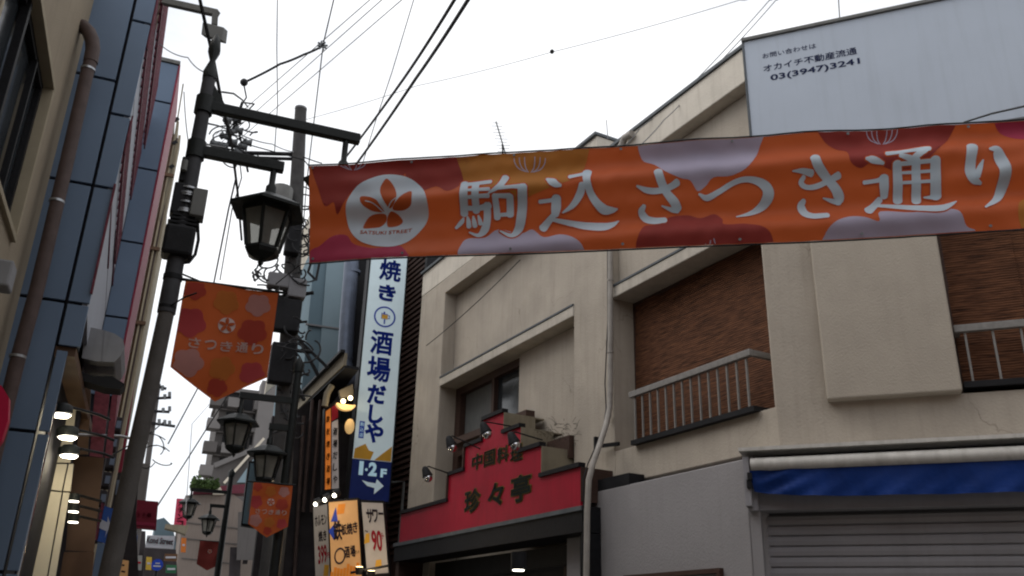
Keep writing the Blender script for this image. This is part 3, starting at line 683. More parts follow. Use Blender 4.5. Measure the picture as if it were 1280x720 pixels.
t, f = menusign(((452, 628), (478.5, 629), (485.5, 716), (459, 718)), 12.5, 'lit_white', 'lit menu sign reading 90 in red, rightmost of the three')
for b_, x, y, w_, h_, m_ in (('サ', 462, 645, 8, 18, 'ink'), ('ワ', 469, 645, 7, 17, 'ink'), ('ー', 476, 642, 6, 3, 'ink'), ('90', 471, 676, 13, 27, 's_red'), ('円〜', 478.5, 670, 3, 8, 's_red'), ('〜', 458, 664, 4, 3, 'ink')): mtext(t, f, b_, x, y, w_, h_, m_)
for x, y, a_, b_ in ((459, 673, 6, 7), (473, 705, 8, 6)):
    s, z_ = f.px(x, y); s1 = abs(f.px(x+a_, y)[0]-s); z1 = abs(f.px(x, y+b_)[1]-z_)
    part(t, 'yellow_print', MB().prism(f, [(s-s1*.5, z_-z1), (s-s1*.4, z_+z1*.8), (s+s1*.4, z_+z1), (s+s1*.6, z_-z1*.7)], .005, .007), M['s_yellow'])
# three spotlights over them, two below
SPT = []
for i, (x, y, h, lab) in enumerate(((395, 629, 12.6, 'leftmost'), (406.5, 623.5, 12.5, 'middle'), (418.5, 618, 12.4, 'rightmost'))):
    q = aD(x, y, h); t = thing('spotlight', lab+' of three small spotlights above the lit menu signs', 'lamp', q, 'spotlights over the menu signs')
    part(t, 'housing', MB().tube([q+V((.06, 0, .05)), q+V((0, 0, .0))], .045, 12, r1=.06), M['black_metal'])
    part(t, 'bulb', MB().sphere(q+V((-.005, -.01, -.015)), .03, 10), M['bulb']); lamp('spotlight_glow', q+V((-.05, -.12, -.08)), 1.6)
for x, y, lab in ((449, 712, 'left'), (464, 717, 'right')):
    q = aD(x, y, 12.1); t = thing('uplight', lab+' of two small black uplights below the lit menu signs', 'lamp', q, 'uplights below the menu signs')
    part(t, 'housing', MB().tube([q-V((0, 0, .06)), q+V((0, 0, .03))], .04, 10, r1=.055), M['black_metal'])
    part(t, 'lens', MB().tube([q+V((0, 0, .031)), q+V((0, 0, .036))], .045, 10), M['bulb_warm']); lamp('uplight_glow', q+V((0, -.12, .12)), 2.4, (1, .75, .45))
q = aD(456, 708, 12.0); solo('light_rail', MB().tube([aD(438, 716, 12.15), aD(486, 707, 12.15)], .018, 6), M['black_metal'], 'thin black rail carrying uplights below the menu signs', 'rail')
# ---- narrow orange and white sign
q = aY(415, 560, 15.2); F = FY(15.2)
t = thing('strip_sign', 'narrow orange and white vertical sign left of the tall white sign', 'sign', (q.x, 15.2, 4.0))
part(t, 'frame', MB().prism(F, [F.px(*p) for p in ((403, 617), (406, 510), (423, 499), (425, 500), (424, 615))], -.02, -.2), M['black_metal'])
part(t, 'orange_face', MB().prism(F, [F.px(*p) for p in ((406.5, 612), (407.5, 514), (413.5, 510), (413.5, 611))], 0, -.02), M['lit_orange'])
part(t, 'white_face', MB().prism(F, [F.px(*p) for p in ((415, 611), (414.8, 528), (422.5, 524), (423.5, 610))], 0, -.02), M['lit_pale'])
part(t, 'pink_face', MB().prism(F, [F.px(*p) for p in ((414.6, 526), (414.6, 509), (422.5, 504), (422.5, 522))], 0, -.02), M['s_red'])
F2 = FY(15.17)
for i, ch in enumerate('鉄板焼き酒場'): 
    q = aY(410.2, 524+i*15.5, 15.17); part(t, 'character', text(MB(), ch, q, Xd, ZU, .06, .12, .03), M['s_red'], fix=False)
for i, ch in enumerate('酒場だしや'):
    q = aY(419, 539+i*15, 15.17); part(t, 'character', text(MB(), ch, q, Xd, ZU, .075, .13, .03), M['ink'], fix=False)
# ---- warm paper decorations and bulbs
q = aY(432, 505, 15.0)
t = thing('crescent_lantern', 'glowing yellow crescent decoration with two bulbs beside the tall sign', 'lamp', q)
mb = MB(); ou = []; inn = []
for i in range(13):
    a = math.pi*(1.05+.9*i/12); ou.append((.17*math.cos(a), .12*math.sin(a))); inn.append((.15*math.cos(a), .02*math.sin(a)))
mb.prism(Frame((q.x, q.y), 90, 1), [(x, q.z+y) for x, y in ou+inn[::-1]], -.05, .05)
part(t, 'crescent', mb, M['paper_warm'])
for x, y in ((429, 501.5), (438, 497.5)): qq = aY(x, y, 14.9); part(t, 'bulb', MB().sphere(qq, .042, 10), M['bulb_warm'])
part(t, 'shade', MB().prism(FY(15.1), [FY(15.1).px(*p) for p in ((426, 498), (424, 488), (441, 480), (442, 494))], 0, -.1), M['sign_side'])
lamp('bulb_glow', aY(434, 500, 14.75), 3)
q = aY(437, 533, 15.0); solo('round_lantern', MB().sphere(q, .085, 12, (1, 1, 1.6)), M['paper_warm'], 'small glowing orange paper lantern half hidden by the tall white sign', 'lantern')
q = aY(411, 495, 15.1); solo('hood', MB().tube([aY(415, 482, 15.1), aY(409, 492, 15.1), aY(406, 508, 15.1)], .055, 8), M['sign_side'], 'pale curved hood above the narrow orange sign', 'hood')
# ================================================================== BANNER ACROSS THE STREET
BZ0, BZ1, BL = 3.605, 4.265, 5.6
def bsurf(s, z, off=0):
    v = (z-BZ0)/(BZ1-BZ0)
    ed = min(1, s*1.6+.25)
    def wv(s, v):
        r = .021*math.sin(2*math.pi*(v*1.75+.10*math.sin(s*1.15+.6)+.03*s)+.5)
        r += .0075*math.sin(2*math.pi*(v*3.6-.22*s+.1*math.sin(s*2.3))+1.9)
        r += .008*math.sin(2*math.pi*(.55*s+v*.7)+.4)
        r += .014*math.exp(-((v-.55-.45*(1-s/.75))/.14)**2)*math.exp(-(s/.7)**2)*1.1
        r += .006*math.sin(2*math.pi*(1.3*s-v*.9)+2.0)*max(0, v-.2)
        r += .020*math.exp(-((v-.62-(s-4.1)*.42)/.10)**2)*math.exp(-((s-4.1)/.55)**2)
        r += .0016*math.sin(s*31+v*9)*math.sin(v*17-s*6)+.0012*math.sin(s*57-v*23)*max(0, math.sin(s*3.1+v*4))
        return r
    e = 1e-3; q = FN.at(s, wv(s, v)*ed, z)
    # slack between the grommets at top and bottom edges
    sc = .006*math.sin(math.pi*((s+.16)/.62 % 1)); q.z += -sc*v*1.2 + .004*math.sin(s*2.1)*(1-v)
    return q + FN.n*off
def b_uv(px, py): s, z = FN.px(px, py); return V((s, z))
bn = thing('street_banner', 'wide orange floral banner strung across the street with white Japanese lettering', 'banner', FN.at(2.5, 0, BZ0))
nx, nz = 520, 66; EDG = lambda z: .085*(1-(z-BZ0)/(BZ1-BZ0))
vs = [bsurf(EDG(BZ0+(BZ1-BZ0)*j/nz)+(BL-EDG(BZ0+(BZ1-BZ0)*j/nz))*i/nx, BZ0+(BZ1-BZ0)*j/nz) for i in range(nx+1) for j in range(nz+1)]
mb = MB().add(vs, [(i*(nz+1)+j, (i+1)*(nz+1)+j, (i+1)*(nz+1)+j+1, i*(nz+1)+j+1) for i in range(nx) for j in range(nz)], True)
part(bn, 'cloth', mb, M['orange'], fix=False)
def bfill(name, poly, m, off, label=None, uv=False, step=.013):
    P = [V(p[:2]) if uv else b_uv(*p[:2]) for p in poly]
    P = clip(P, .004, BL-.004, BZ0+.003, BZ1-.003)
    if len(P) < 3: return
    v_, f_ = fill(P, step); mb = MB().add([bsurf(p.x, p.y, off*.6) for p in v_], f_, True); part(bn, name, mb, M[m], label, fix=False)
def jag(cx, cy, rx, ry, n, ph, amp=.1):
    return [(p.x, p.y) for p in scallop(cx, cy, rx, ry, n, amp, ph)]
bfill('flower_print', smooth_poly([(390, 208), (398, 235), (407, 258), (418, 253), (422, 268), (434, 249), (443, 237), (470, 226), (500, 222), (508, 205), (506, 190), (400, 190)], 4), 'o_maroon', .0022, 'maroon flower printed on the cloth')
bfill('flower_print', smooth_poly([(383, 340), (388, 315), (400, 308), (416, 295), (433, 294), (443, 306), (470, 312), (502, 309), (506, 340)], 4), 'o_pink', .0022, 'magenta flower printed on the cloth')
bfill('flower_print', smooth_poly([(575, 180), (577, 215), (585, 232), (605, 236), (640, 252), (680, 240), (700, 232), (722, 222), (735, 190), (730, 170), (650, 160)], 4), 'o_yel', .0022, 'golden flower printed on the cloth')
bfill('flower_print', smooth_poly([(504, 180), (506, 215), (520, 240), (545, 232), (560, 240), (577, 228), (580, 190)], 4), 'o_maroon', .0020, 'maroon flower printed on the cloth')
bfill('flower_print', smooth_poly([(579, 330), (577, 306), (585, 297), (605, 296), (622, 285), (650, 290), (665, 285), (680, 297), (700, 293), (718, 299), (730, 312), (731, 335), (650, 350)], 4), 'o_lav', .0024, 'pale lilac flower printed on the cloth')
bfill('flower_print', smooth_poly([(803, 170), (802, 195), (818, 203), (832, 215), (850, 223), (863, 226), (872, 238), (882, 232), (892, 222), (915, 220), (936, 208), (950, 180), (948, 160), (870, 160)], 4), 'o_lav', .0024, 'pale lilac flower printed on the cloth')
bfill('flower_print', smooth_poly([(800, 325), (803, 285), (820, 280), (838, 268), (860, 266), (876, 270), (893, 264), (903, 272), (905, 281), (930, 280), (955, 285), (966, 300), (966, 330), (880, 335)], 4), 'o_maroon', .0022, 'maroon flower printed on the cloth')
bfill('flower_print', smooth_poly([(1022, 150), (1028, 172), (1045, 186), (1058, 190), (1062, 205), (1075, 212), (1090, 206), (1120, 215), (1150, 208), (1170, 190), (1190, 165), (1190, 140), (1100, 140)], 4), 'o_maroon', .0022, 'maroon flower printed on the cloth')
bfill('flower_print', smooth_poly([(1026, 320), (1030, 296), (1042, 280), (1060, 272), (1080, 273), (1098, 279), (1100, 265), (1140, 268), (1180, 264), (1198, 268), (1207, 285), (1220, 292), (1225, 315), (1100, 330)], 4), 'o_lav', .0024, 'pale lilac flower printed on the cloth')
bfill('flower_print', smooth_poly([(1240, 130), (1244, 150), (1258, 165), (1285, 172), (1330, 165), (1340, 130)], 4), 'o_pink', .0022, 'magenta flower printed on the cloth')
bfill('flower_print', smooth_poly([(1271, 262), (1278, 250), (1300, 244), (1340, 250), (1350, 300), (1290, 310), (1274, 285)], 4), 'o_yel', .0022, 'golden flower printed on the cloth')
def bstrokes(name, strokes_, m, off, sc_=1, ox=0, oy=0, grow=0, parent=None, step=7, wm=1):
    mb = MB()
    for i, st in enumerate(strokes_):
        v_, f_ = stroke([(x, y, w_*wm+grow) for x, y, w_ in st], step); P = []
        for p in v_:
            u = b_uv(ox+p.x*sc_, oy+p.y*sc_); u.y = min(max(u.y, BZ0+.004), BZ1-.004); P.append(bsurf(u.x, u.y, off*.6+i*.00012))
        mb.add(P, f_, True)
    return part(bn, name, mb, M[m], fix=False)
for cx, cy in ((440, 199), (662, 203), (878, 187), (1103, 166)):
    bstrokes('stamen_print', [[(cx+(j-3)*6.5, cy-9+abs(j-3)*.6, 1.0), (cx+(j-3)*6.2, cy-1, 1.2), (cx+(j-3)*4.6, cy+6, 1.2), (cx+(j-3)*1.6, cy+11-abs(j-3)*.3, .9)] for j in range(7) if j != 3], 'o_lav', .0034, step=2)
bstrokes('stamen_print', [[(882, 306, 1.2), (880, 316, 1.2)], [(888, 302, 1.3), (886, 315, 1.2)], [(892, 300, 1.3), (896, 312, 1.2)]], 'o_lav', .0034, step=2)
K = {
 'a': (.1806, 570, 185, [[(62, 250, 46), (60, 340, 50), (54, 450, 46)], [(62, 260, 28), (150, 254, 26), (242, 243, 28)], [(142, 262, 44), (140, 340, 44), (138, 432, 44)], [(90, 310, 15), (235, 305, 22)], [(90, 356, 15), (230, 347, 22)], [(60, 415, 22), (150, 418, 24), (232, 402, 34)], [(216, 402, 44), (212, 500, 44), (192, 562, 46), (150, 598, 22), (88, 577, 6)], [(48, 478, 8), (35, 505, 26), (-4, 547, 14)], [(76, 470, 8), (82, 500, 24), (86, 538, 28)], [(116, 468, 8), (121, 500, 24), (128, 535, 28)], [(152, 464, 8), (160, 490, 20), (168, 520, 26)], [(345, 205, 44), (322, 262, 40), (285, 300, 26), (234, 332, 6)], [(290, 298, 22), (400, 286, 22), (478, 284, 40)], [(468, 285, 56), (460, 400, 58), (446, 500, 58), (425, 560, 48), (380, 600, 28), (302, 566, 6)], [(276, 348, 36), (284, 478, 40)], [(280, 346, 20), (378, 344, 24)], [(378, 350, 42), (374, 460, 44)], [(292, 460, 20), (375, 455, 22)]]),
 'b': (.15276, 660, 200, [[(160, 162, 22), (200, 190, 62), (235, 215, 50), (272, 226, 20)], [(98, 344, 24), (190, 332, 24), (242, 320, 38)], [(234, 318, 68), (230, 390, 72), (222, 440, 56)], [(212, 445, 36), (165, 495, 46), (120, 548, 62)], [(195, 478, 22), (350, 510, 40), (500, 538, 66), (620, 543, 70), (690, 520, 42), (740, 487, 6)], [(345, 143, 36), (430, 125, 32), (485, 108, 52)], [(485, 95, 68), (484, 180, 54), (510, 270, 52), (560, 350, 60), (622, 402, 68), (690, 405, 38), (733, 396, 6)], [(448, 220, 48), (428, 285, 54), (370, 370, 42), (284, 430, 8)]]),
 'c': (.15625, 780, 200, [[(272, 95, 62), (300, 180, 60), (345, 260, 58), (400, 325, 66), (425, 372, 66)], [(428, 385, 36), (380, 382, 28), (303, 355, 6)], [(105, 212, 12), (180, 240, 38), (280, 242, 42), (370, 212, 42), (425, 180, 48)], [(160, 358, 26), (140, 405, 48), (180, 458, 56), (250, 475, 56), (325, 468, 46)]]),
 'd': (.15625, 780, 200, [[(602, 268, 14), (665, 294, 40), (760, 246, 38), (860, 187, 34), (960, 156, 34), (1060, 166, 48), (1136, 210, 74), (1155, 272, 82), (1110, 345, 62), (1020, 403, 34), (902, 434, 6)]]),
 'e': (.15278, 970, 180, [[(312, 135, 74), (340, 200, 70), (415, 285, 62), (485, 360, 70), (518, 425, 78), (510, 462, 56)], [(515, 460, 46), (460, 452, 28), (390, 432, 6)], [(132, 235, 6), (210, 235, 32), (288, 250, 46)], [(225, 275, 28), (205, 318, 38), (250, 350, 32), (330, 345, 38), (410, 312, 38), (508, 263, 50)], [(230, 448, 34), (210, 492, 58), (242, 558, 58), (310, 588, 52), (420, 582, 46)]]),
 'f': (.15278, 1060, 170, [[(142, 205, 22), (195, 213, 56), (278, 240, 20)], [(130, 382, 28), (230, 367, 28), (290, 350, 44)], [(290, 345, 68), (295, 420, 68), (298, 485, 54)], [(262, 512, 46), (212, 568, 54), (168, 610, 70)], [(240, 560, 22), (400, 580, 36), (600, 603, 52), (750, 605, 58), (820, 580, 40), (888, 536, 5)], [(308, 160, 32), (450, 145, 28), (600, 117, 36), (655, 120, 40)], [(632, 125, 44), (572, 165, 50), (532, 198, 42)], [(418, 180, 32), (480, 200, 42), (560, 225, 46)], [(392, 245, 64), (405, 400, 70), (410, 525, 70)], [(400, 248, 26), (690, 222, 26)], [(547, 238, 62), (556, 400, 68), (562, 530, 70)], [(706, 215, 76), (716, 400, 80), (722, 490, 84)], [(722, 500, 40), (625, 500, 8)], [(440, 310, 18), (680, 297, 20)], [(440, 388, 20), (680, 377, 22)]]),
 'g': (.1945, 1180, 140, [[(176, 228, 66), (166, 320, 60), (166, 395, 62), (190, 440, 46), (235, 460, 14)], [(247, 312, 6), (227, 360, 28), (207, 418, 38)], [(290, 240, 14), (330, 245, 46), (355, 300, 70), (385, 380, 70), (380, 465, 66), (340, 558, 42), (257, 627, 8)]]),
}
for k_, (sc_, ox, oy, st) in K.items():
    bstrokes('character_halo', st, 'o_halo', .0027, sc_, ox, oy, grow=4.6/sc_ if k_ in 'abf' else 3/sc_)
    bstrokes('character', st, 'o_white', .0056, sc_, ox, oy, grow=5, wm=1.04)
zc = [(477, 286+0)] # emblem
em = smooth_poly([(482, 217.5), (510, 221), (530, 238), (535.5, 262), (528, 283), (508, 303), (482, 310), (452, 303), (436, 285), (433, 262), (441, 240), (457, 226)], 6)
bfill('emblem_disc', em, 'o_white', .0048, 'white round emblem disc')
for pet in ([(484, 223.5), (492, 232), (497, 245), (494, 256), (487, 261), (479, 249), (476, 238), (479, 229)],
            [(515, 240), (516, 250), (514, 258), (504, 263), (491, 262), (498, 252), (506, 244)],
            [(452, 247), (463, 248), (474, 254), (481, 264), (468, 265), (457, 260), (452, 254)],
            [(481, 267), (481, 275), (474, 282), (463, 284), (453, 284), (457, 274), (466, 268)],
            [(490, 264), (498, 268), (502, 275), (495, 281), (484, 282), (482, 274), (485, 267)]):
    bfill('petal_print', smooth_poly(pet, 4), 'orange', .0058, step=.01)
bstrokes('stamen_print', [[(481, 264, 1.2), (474, 254, 1.1), (468, 244, 1.0)], [(482, 264, 1.2), (478, 255, 1.1), (472, 243, 1.0)], [(479, 265, 1.2), (467, 256, 1.1), (458, 253, 1.4)], [(484, 264, 1.2), (490, 255, 1.1), (496, 250, 1.0)]], 'o_white', .0070, step=2)
mb = MB(); s0_, z_ = FN.px(450, 289); s1_, z1_ = FN.px(514, 287)
vs_, fs_, w_, h_ = glyphs('SATSUKI STREET', .012)
mb.add([bsurf((s0_+s1_)/2+x*(s1_-s0_)/w_, (z_+z1_)/2+y*.026/h_-.012*(1-(2*x/w_)**2), .0045) for x, y in vs_], fs_)
part(bn, 'lettering', mb, M['o_halo'], fix=False)
mb = MB()
for i in range(10):
    s = .03+(.62*i if i else 0)
    for z_ in (BZ1-.02, BZ0+.02):
        q = bsurf(s+(.08 if i == 0 and z_ < 4 else 0), z_, .011); mb.tube([q, q+FN.n*.003], .008, 10)
part(bn, 'grommets', mb, M['insul'], kind='stuff')
cp = [bsurf(BL*i/60, BZ1+.006) for i in range(61)]; part(bn, 'top_cord', MB().tube(cp, .005, 5), M['cable'])
cp = [bsurf(.085+(BL-.085)*i/60, BZ0-.006) for i in range(61)]; part(bn, 'bottom_cord', MB().tube(cp, .005, 5), M['cable'])
A_ = bsurf(0, BZ1); B_ = bsurf(.085, BZ0)
part(bn, 'tie_cord', MB().tube([A_, aD(380, 200, 5.1), aD(300, 178, 5.3)], .004, 5), M['cable'])
part(bn, 'tie_cord', MB().tube([B_, aD(375, 331, 5.5), aD(345, 355, 6)], .004, 5), M['cable'])
# ================================================================== NEAR LAMP POST
PX, PY = -.128, 5.3
lp = thing('lamp_post', 'tall dark steel lamp post with two arms nearest the camera', 'lamp post', (PX, PY, 0))
part(lp, 'pole', MB().tube([(PX-.06, PY, 0), (PX-.045, PY, 1.9), (PX-.012, PY, 2.9), (PX, PY, 3.35)], [.062, .052, .047, .045], 20), M['pole_grey'])
part(lp, 'upper_pole', MB().tube([(PX, PY, 3.34), (PX, PY, 3.40), (PX, PY, 4.98)], [.052, .052, .041], 16), M['lamp_pole'])
part(lp, 'cap', MB().tube([(PX, PY, 4.98), (PX, PY, 5.02), (PX, PY, 5.12), (PX, PY, 5.2), (PX, PY, 5.27), (PX, PY, 5.34)], [.05, .05, .018, .045, .035, .004], 6), M['lamp_black'])
def arm(z, x1, yy=PY): return MB().box((PX+.03, yy-.028, z-.035), (x1, yy+.028, z+.035))
L2X = aY(432.5, 175, PY).x; ZA = aY(355, 154, PY).z; x1a = aY(450, 172, PY).x; ZB = aY(305, 200, PY).z; x1b = aY(355, 209, PY).x
part(lp, 'arm', arm(ZA, x1a), M['lamp_black'], 'long upper arm', bevel=.006); part(lp, 'arm', arm(ZB, x1b), M['lamp_black'], 'short lower arm', bevel=.006)
for z in (ZA, ZB): part(lp, 'collar', MB().tube([(PX, PY, z-.06), (PX, PY, z+.06)], .058, 14), M['lamp_black'])
part(lp, 'hanger', MB().tube([(L2X, PY, ZA-.03), (L2X, PY, ZA-.1)], .02, 10), M['lamp_black'])
part(lp, 'gusset', MB().prism(FY(PY), [(PX+.03, ZA+.03), (PX+.03, ZA+.18), (PX+.13, ZA+.03)], -.01, .01), M['lamp_black'])
# lantern master, hung from (0,0,0)
def make_lantern(loc, label):
    t = thing('lantern', label, 'lantern', loc, 'hexagonal street lanterns'); o = V(loc)
    def ringz(r, z, a0=.26): return [o+V((r*math.cos(a0+i*math.pi/3), r*math.sin(a0+i*math.pi/3), z)) for i in range(6)]
    def loft(rs):
        mb = MB(); R = [ringz(*q) for q in rs]
        for a, b in zip(R, R[1:]): mb.add(a+b, [(i, (i+1) % 6, 6+(i+1) % 6, 6+i) for i in range(6)])
        mb.add(R[0], [(0, 1, 2, 3, 4, 5)]); mb.add(R[-1], [(0, 1, 2, 3, 4, 5)]); return mb
    part(t, 'stem', MB().tube([o+V((0, 0, z)) for z in (.0, -.10, -.12, -.2)], [.02, .02, .034, .036], 12), M['lamp_black'])
    part(t, 'roof', loft([(.045, -.185), (.11, -.205), (.248, -.285), (.248, -.305), (.19, -.30)]), M['lamp_black'])
    part(t, 'top_ring', loft([(.165, -.30), (.165, -.325), (.150, -.325)]), M['lamp_black'])
    part(t, 'bottom_ring', loft([(.108, -.555), (.114, -.575), (.10, -.60), (.06, -.625), (.03, -.635)]), M['lamp_black'])
    part(t, 'finial', MB().tube([o+V((0, 0, z)) for z in (-.63, -.655, -.68)], [.016, .018, .004], 8), M['lamp_black'])
    T = ringz(.155, -.322); B = ringz(.105, -.558)
    for i in range(6):
        part(t, 'glazing_bar', MB().bar(T[i], B[i], .020, .020), M['lamp_black'])
        a, b, c, d = T[i], T[(i+1) % 6], B[(i+1) % 6], B[i]; k = .985; ctr = o+V((0, 0, -.44))
        part(t, 'pane', MB().add([ctr+(q-ctr)*k for q in (a, b, c, d)], [(0, 1, 2, 3)]), M['lamp_glass'], fix=False)
    part(t, 'bulb', MB().tube([o+V((0, 0, z)) for z in (-.34, -.38, -.5, -.52)], [.02, .035, .035, .01], 10), M['curtain'])
    return t
L1 = aY(343, 208, PY); L1.z = ZB-.035
lan = make_lantern(L1, 'large black hexagonal street lantern with clouded panes left of the banner')
L2 = aY(432.5, 175, PY); L2.z = ZA-.035; L2.z -= .05
lan2 = copy_tree(lan, L2, 'black hexagonal lantern almost hidden behind the left end of the banner', rz=-.26)
ROOT[lan2] = L2
# equipment clamped on the post
def bx(x, y, h, wx, hz, dy=.06):
    q = aD(x, y, h); return MB().box(q-V((wx/2, dy, hz/2)), q+V((wx/2, dy, hz/2)))
jb = thing('junction_box', 'pale grey junction box strapped to the lamp post above the flag', 'box', aD(249, 258, 5.3))
part(jb, 'case', bx(248, 257, 5.28, .085, .185), M['box_grey'], bevel=.006)
part(jb, 'strap', MB().tube([(PX, PY, aD(235, 245, 5.3).z-.006), (PX, PY, aD(235, 245, 5.3).z+.006)], .066, 14), M['steel'])
part(jb, 'strap', MB().tube([(PX, PY, aD(232, 268, 5.3).z-.006), (PX, PY, aD(232, 268, 5.3).z+.006)], .066, 14), M['steel'])
part(jb, 'conduit', MB().tube([aD(*q, 5.3) for q in ((247, 275), (248, 300), (244, 318), (236, 328), (226, 329))], .010, 8), M['cable'])
tr = thing('transformer', 'bulky dark transformer cluster wrapped round the lamp post', 'transformer', aD(222, 300, 5.3))
q = aD(222, 303, 5.3); part(tr, 'case', MB().box((PX-.09, PY-.085, q.z-.105), (PX+.085, PY+.07, q.z+.09)), M['black_metal'], bevel=.02)
for i in range(3): z = q.z+.11+.025*i; part(tr, 'clamp', MB().box((PX-.085+.01*i, PY-.05, z), (PX+.09-.012*i, PY+.05, z+.014)), M['black_metal'])
q = aD(226, 252, 5.3); part(tr, 'switch', MB().box((PX-.085, PY-.05, q.z-.10), (PX+.0, PY+.05, q.z+.11)), M['black_metal'], bevel=.01)
for i in range(4): z = q.z-.07+.05*i; part(tr, 'steel_band', MB().tube([(PX, PY, z), (PX, PY, z+.012)], .062, 14), M['steel'])
q = aD(236, 215, 5.3); part(tr, 'switch', MB().box((PX-.07, PY-.03, q.z-.08), (PX-.02, PY+.03, q.z+.09)), M['black_metal'], bevel=.008)
part(tr, 'terminal', MB().tube([(PX-.05, PY-.05, q.z-.02), (PX-.05, PY-.05, q.z+.05)], .02, 8), M['box_grey'])
# flags
def make_flag(F, s0, s1, zt, zb, ztip, label, textb, post, tilt=0, scale=1, deco=True, clothm='flag_orange'):
    t = thing('street_flag', label, 'flag', F.at((s0+s1)/2, 0, zt), 'orange street flags'); W = s1-s0
    def surf(u, v, off=0):      # u 0..1 , v 0 top..1 (tip)
        s = s0+W*u; ctr = 1-abs(2*u-1); zbot = zb+(ztip-zb)*ctr; return F.at(s, off+.012*scale*math.sin(u*7+v*3)+.008*scale*math.sin(v*9+u*4), zt+tilt*(u-.5)+(zbot-zt)*v)
    n, k = 24, 24
    part(t, 'cloth', MB().add([surf(i/n, j/k) for i in range(n+1) for j in range(k+1)], [(i*(k+1)+j, (i+1)*(k+1)+j, (i+1)*(k+1)+j+1, i*(k+1)+j+1) for i in range(n) for j in range(k)], True), M[clothm], fix=False)
    H = zt-ztip
    def uvz(x, y):              # x 0..1 across, y 0..1 down in straight terms
        ctr = 1-abs(2*x-1); zbot = zb+(ztip-zb)*ctr; return x, (y*H)/(zt-zbot)
    def blob(cx, cy, r, m, n_=5, ph=0, off=.003):
        P = clip(scallop(cx, cy, r, r*W/H, n_, .14, ph, 40), .01, .99, .01, .99)
        P = [p for p in P if uvz(p.x, p.y)[1] < .985]
        if len(P) < 3: return
        v_, f_ = fill(P, .035); part(t, 'flower_print', MB().add([surf(*uvz(p.x, p.y), off*scale) for p in v_], f_, True), M[m], fix=False)
    if deco:
        for a in ((.12, .36, .16, 'f_pink'), (.78, .38, .15, 'f_maroon'), (.46, .14, .13, 'f_yel'), (.80, .13, .13, 'f_lav'), (.17, .70, .15, 'f_lav'), (.52, .72, .13, 'f_yel'), (.84, .74, .13, 'f_pink'), (.50, .88, .10, 'f_maroon'), (.12, .08, .11, 'f_maroon')):
            blob(a[0], a[1], a[2], a[3], 5, a[0]*9)
    blob(.5, .34, .105, 'f_white', 0, 0, .005)
    for i in range(5):
        a = math.pi/2+i*2*math.pi/5; cx, cy = .5+.048*math.cos(a), .34-.048*math.sin(a)*W/H
        P = [V((cx+.04*math.cos(b)*math.cos(a)-.02*math.sin(b)*math.sin(a), cy-(.04*math.cos(b)*math.sin(a)+.02*math.sin(b)*math.cos(a))*W/H)) for b in [2*math.pi*j/12 for j in range(12)]]
        part(t, 'petal_print', MB().add([surf(*uvz(p.x, p.y), .009*scale) for p in P], [tuple(range(12))]), M['flag_orange'], fix=False)
    if textb:
        for i, ch in enumerate('さつき通り'):
            vs_, fs_, w_, h_ = glyphs(ch, .014); cx = .20+.165*i; cy = .53
            part(t, 'character', MB().add([surf(*uvz(cx+x*.125/w_, cy-y*.088/h_), .008*scale) for x, y in vs_], fs_), M['f_white'], fix=False)
    part(t, 'rod', MB().tube([F.at(s0-(.07 if post else .02)*scale, -.004, zt+tilt*(-.5)+.008), F.at(s1+.03*scale, -.004, zt+tilt*.5+.008)], .009*scale, 8), M['lamp_black'])
    return t
FF = Frame((PX, PY), 90, 1)
fs0, fzt = FF.px(232, 351); fs1, fz1 = FF.px(347, 370)
zt_ = (fzt+fz1)/2; zb_ = (FF.px(220, 458)[1]+FF.px(332, 476)[1])/2; ztip_ = FF.px(269, 503)[1]
FF2 = Frame((PX, PY), 94, 1)
make_flag(FF2, fs0, fs1, zt_, zb_, ztip_, 'large orange flag with pointed tip hanging from the near lamp post', True, True)
part(lp, 'flag_bracket', MB().tube([(PX, PY, zt_+.01), (PX+.14, PY, zt_+.01)], .010, 8).tube([(PX+.02, PY, zt_+.05), (PX+.16, PY, zt_+.012)], .006, 6).tube([aD(214, 382, 5.25), aD(230, 372, 5.2), aD(246, 366, 5.2)], .005, 6), M['lamp_black'])
q = V((PX, PY, aD(205, 384, 5.3).z)); part(lp, 'collar', MB().tube([q-V((0, 0, .01)), q+V((0, 0, .01))], .053, 14), M['black_metal'])
q = V((PX, PY, zt_+.01)); part(lp, 'collar', MB().tube([q-V((0, 0, .015)), q+V((0, 0, .015))], .056, 14), M['black_metal'])
# ================================================================== SECOND AND THIRD LAMP POSTS
def post(x, y, h, arms, name_label, r=.055):
    t = thing('lamp_post', name_label, 'lamp post', (x, y, 0), 'lamp posts down the street')
    part(t, 'pole', MB().tube([(x, y, 0), (x, y, h)], r*1.3, 14, r1=r*.8), M['lamp_black'])
    part(t, 'cap', MB().tube([(x, y, h), (x, y, h+.1), (x, y, h+.2)], [r, r*1.2, .005], 8), M['lamp_black'])
    for z, x1 in arms: part(t, 'arm', MB().box((min(x, x1), y-.03, z-.035), (max(x, x1), y+.03, z+.035)), M['lamp_black'])
    return t
q = aD(366, 520, 10.4)
a1, a2 = aY(302, 500, q.y), aY(338, 545, q.y)
zz1 = aY(302, 494, q.y).z; zz2 = aY(338, 533, q.y).z
post(q.x, q.y, zz1+.35, ((zz1, a1.x-.03), (zz2, a2.x-.03)), 'dark lamp post with two left arms beside the utility pole')
copy_tree(lan, (a1.x, q.y, zz1-.03+.0), 'black hexagonal lantern against the distant apartment block')
copy_tree(lan, (a2.x, q.y, zz2-.03), 'black hexagonal lantern just above the small orange flag')
q3 = aD(287, 610, 21); a1 = aY(240, 612, q3.y); a2 = aY(264, 632, q3.y)
post(q3.x, q3.y, aY(294, 597, q3.y).z, ((a1.z, a1.x-.03), (a2.z, a2.x-.03)), 'distant dark lamp post with two lanterns before the beige building', .07)
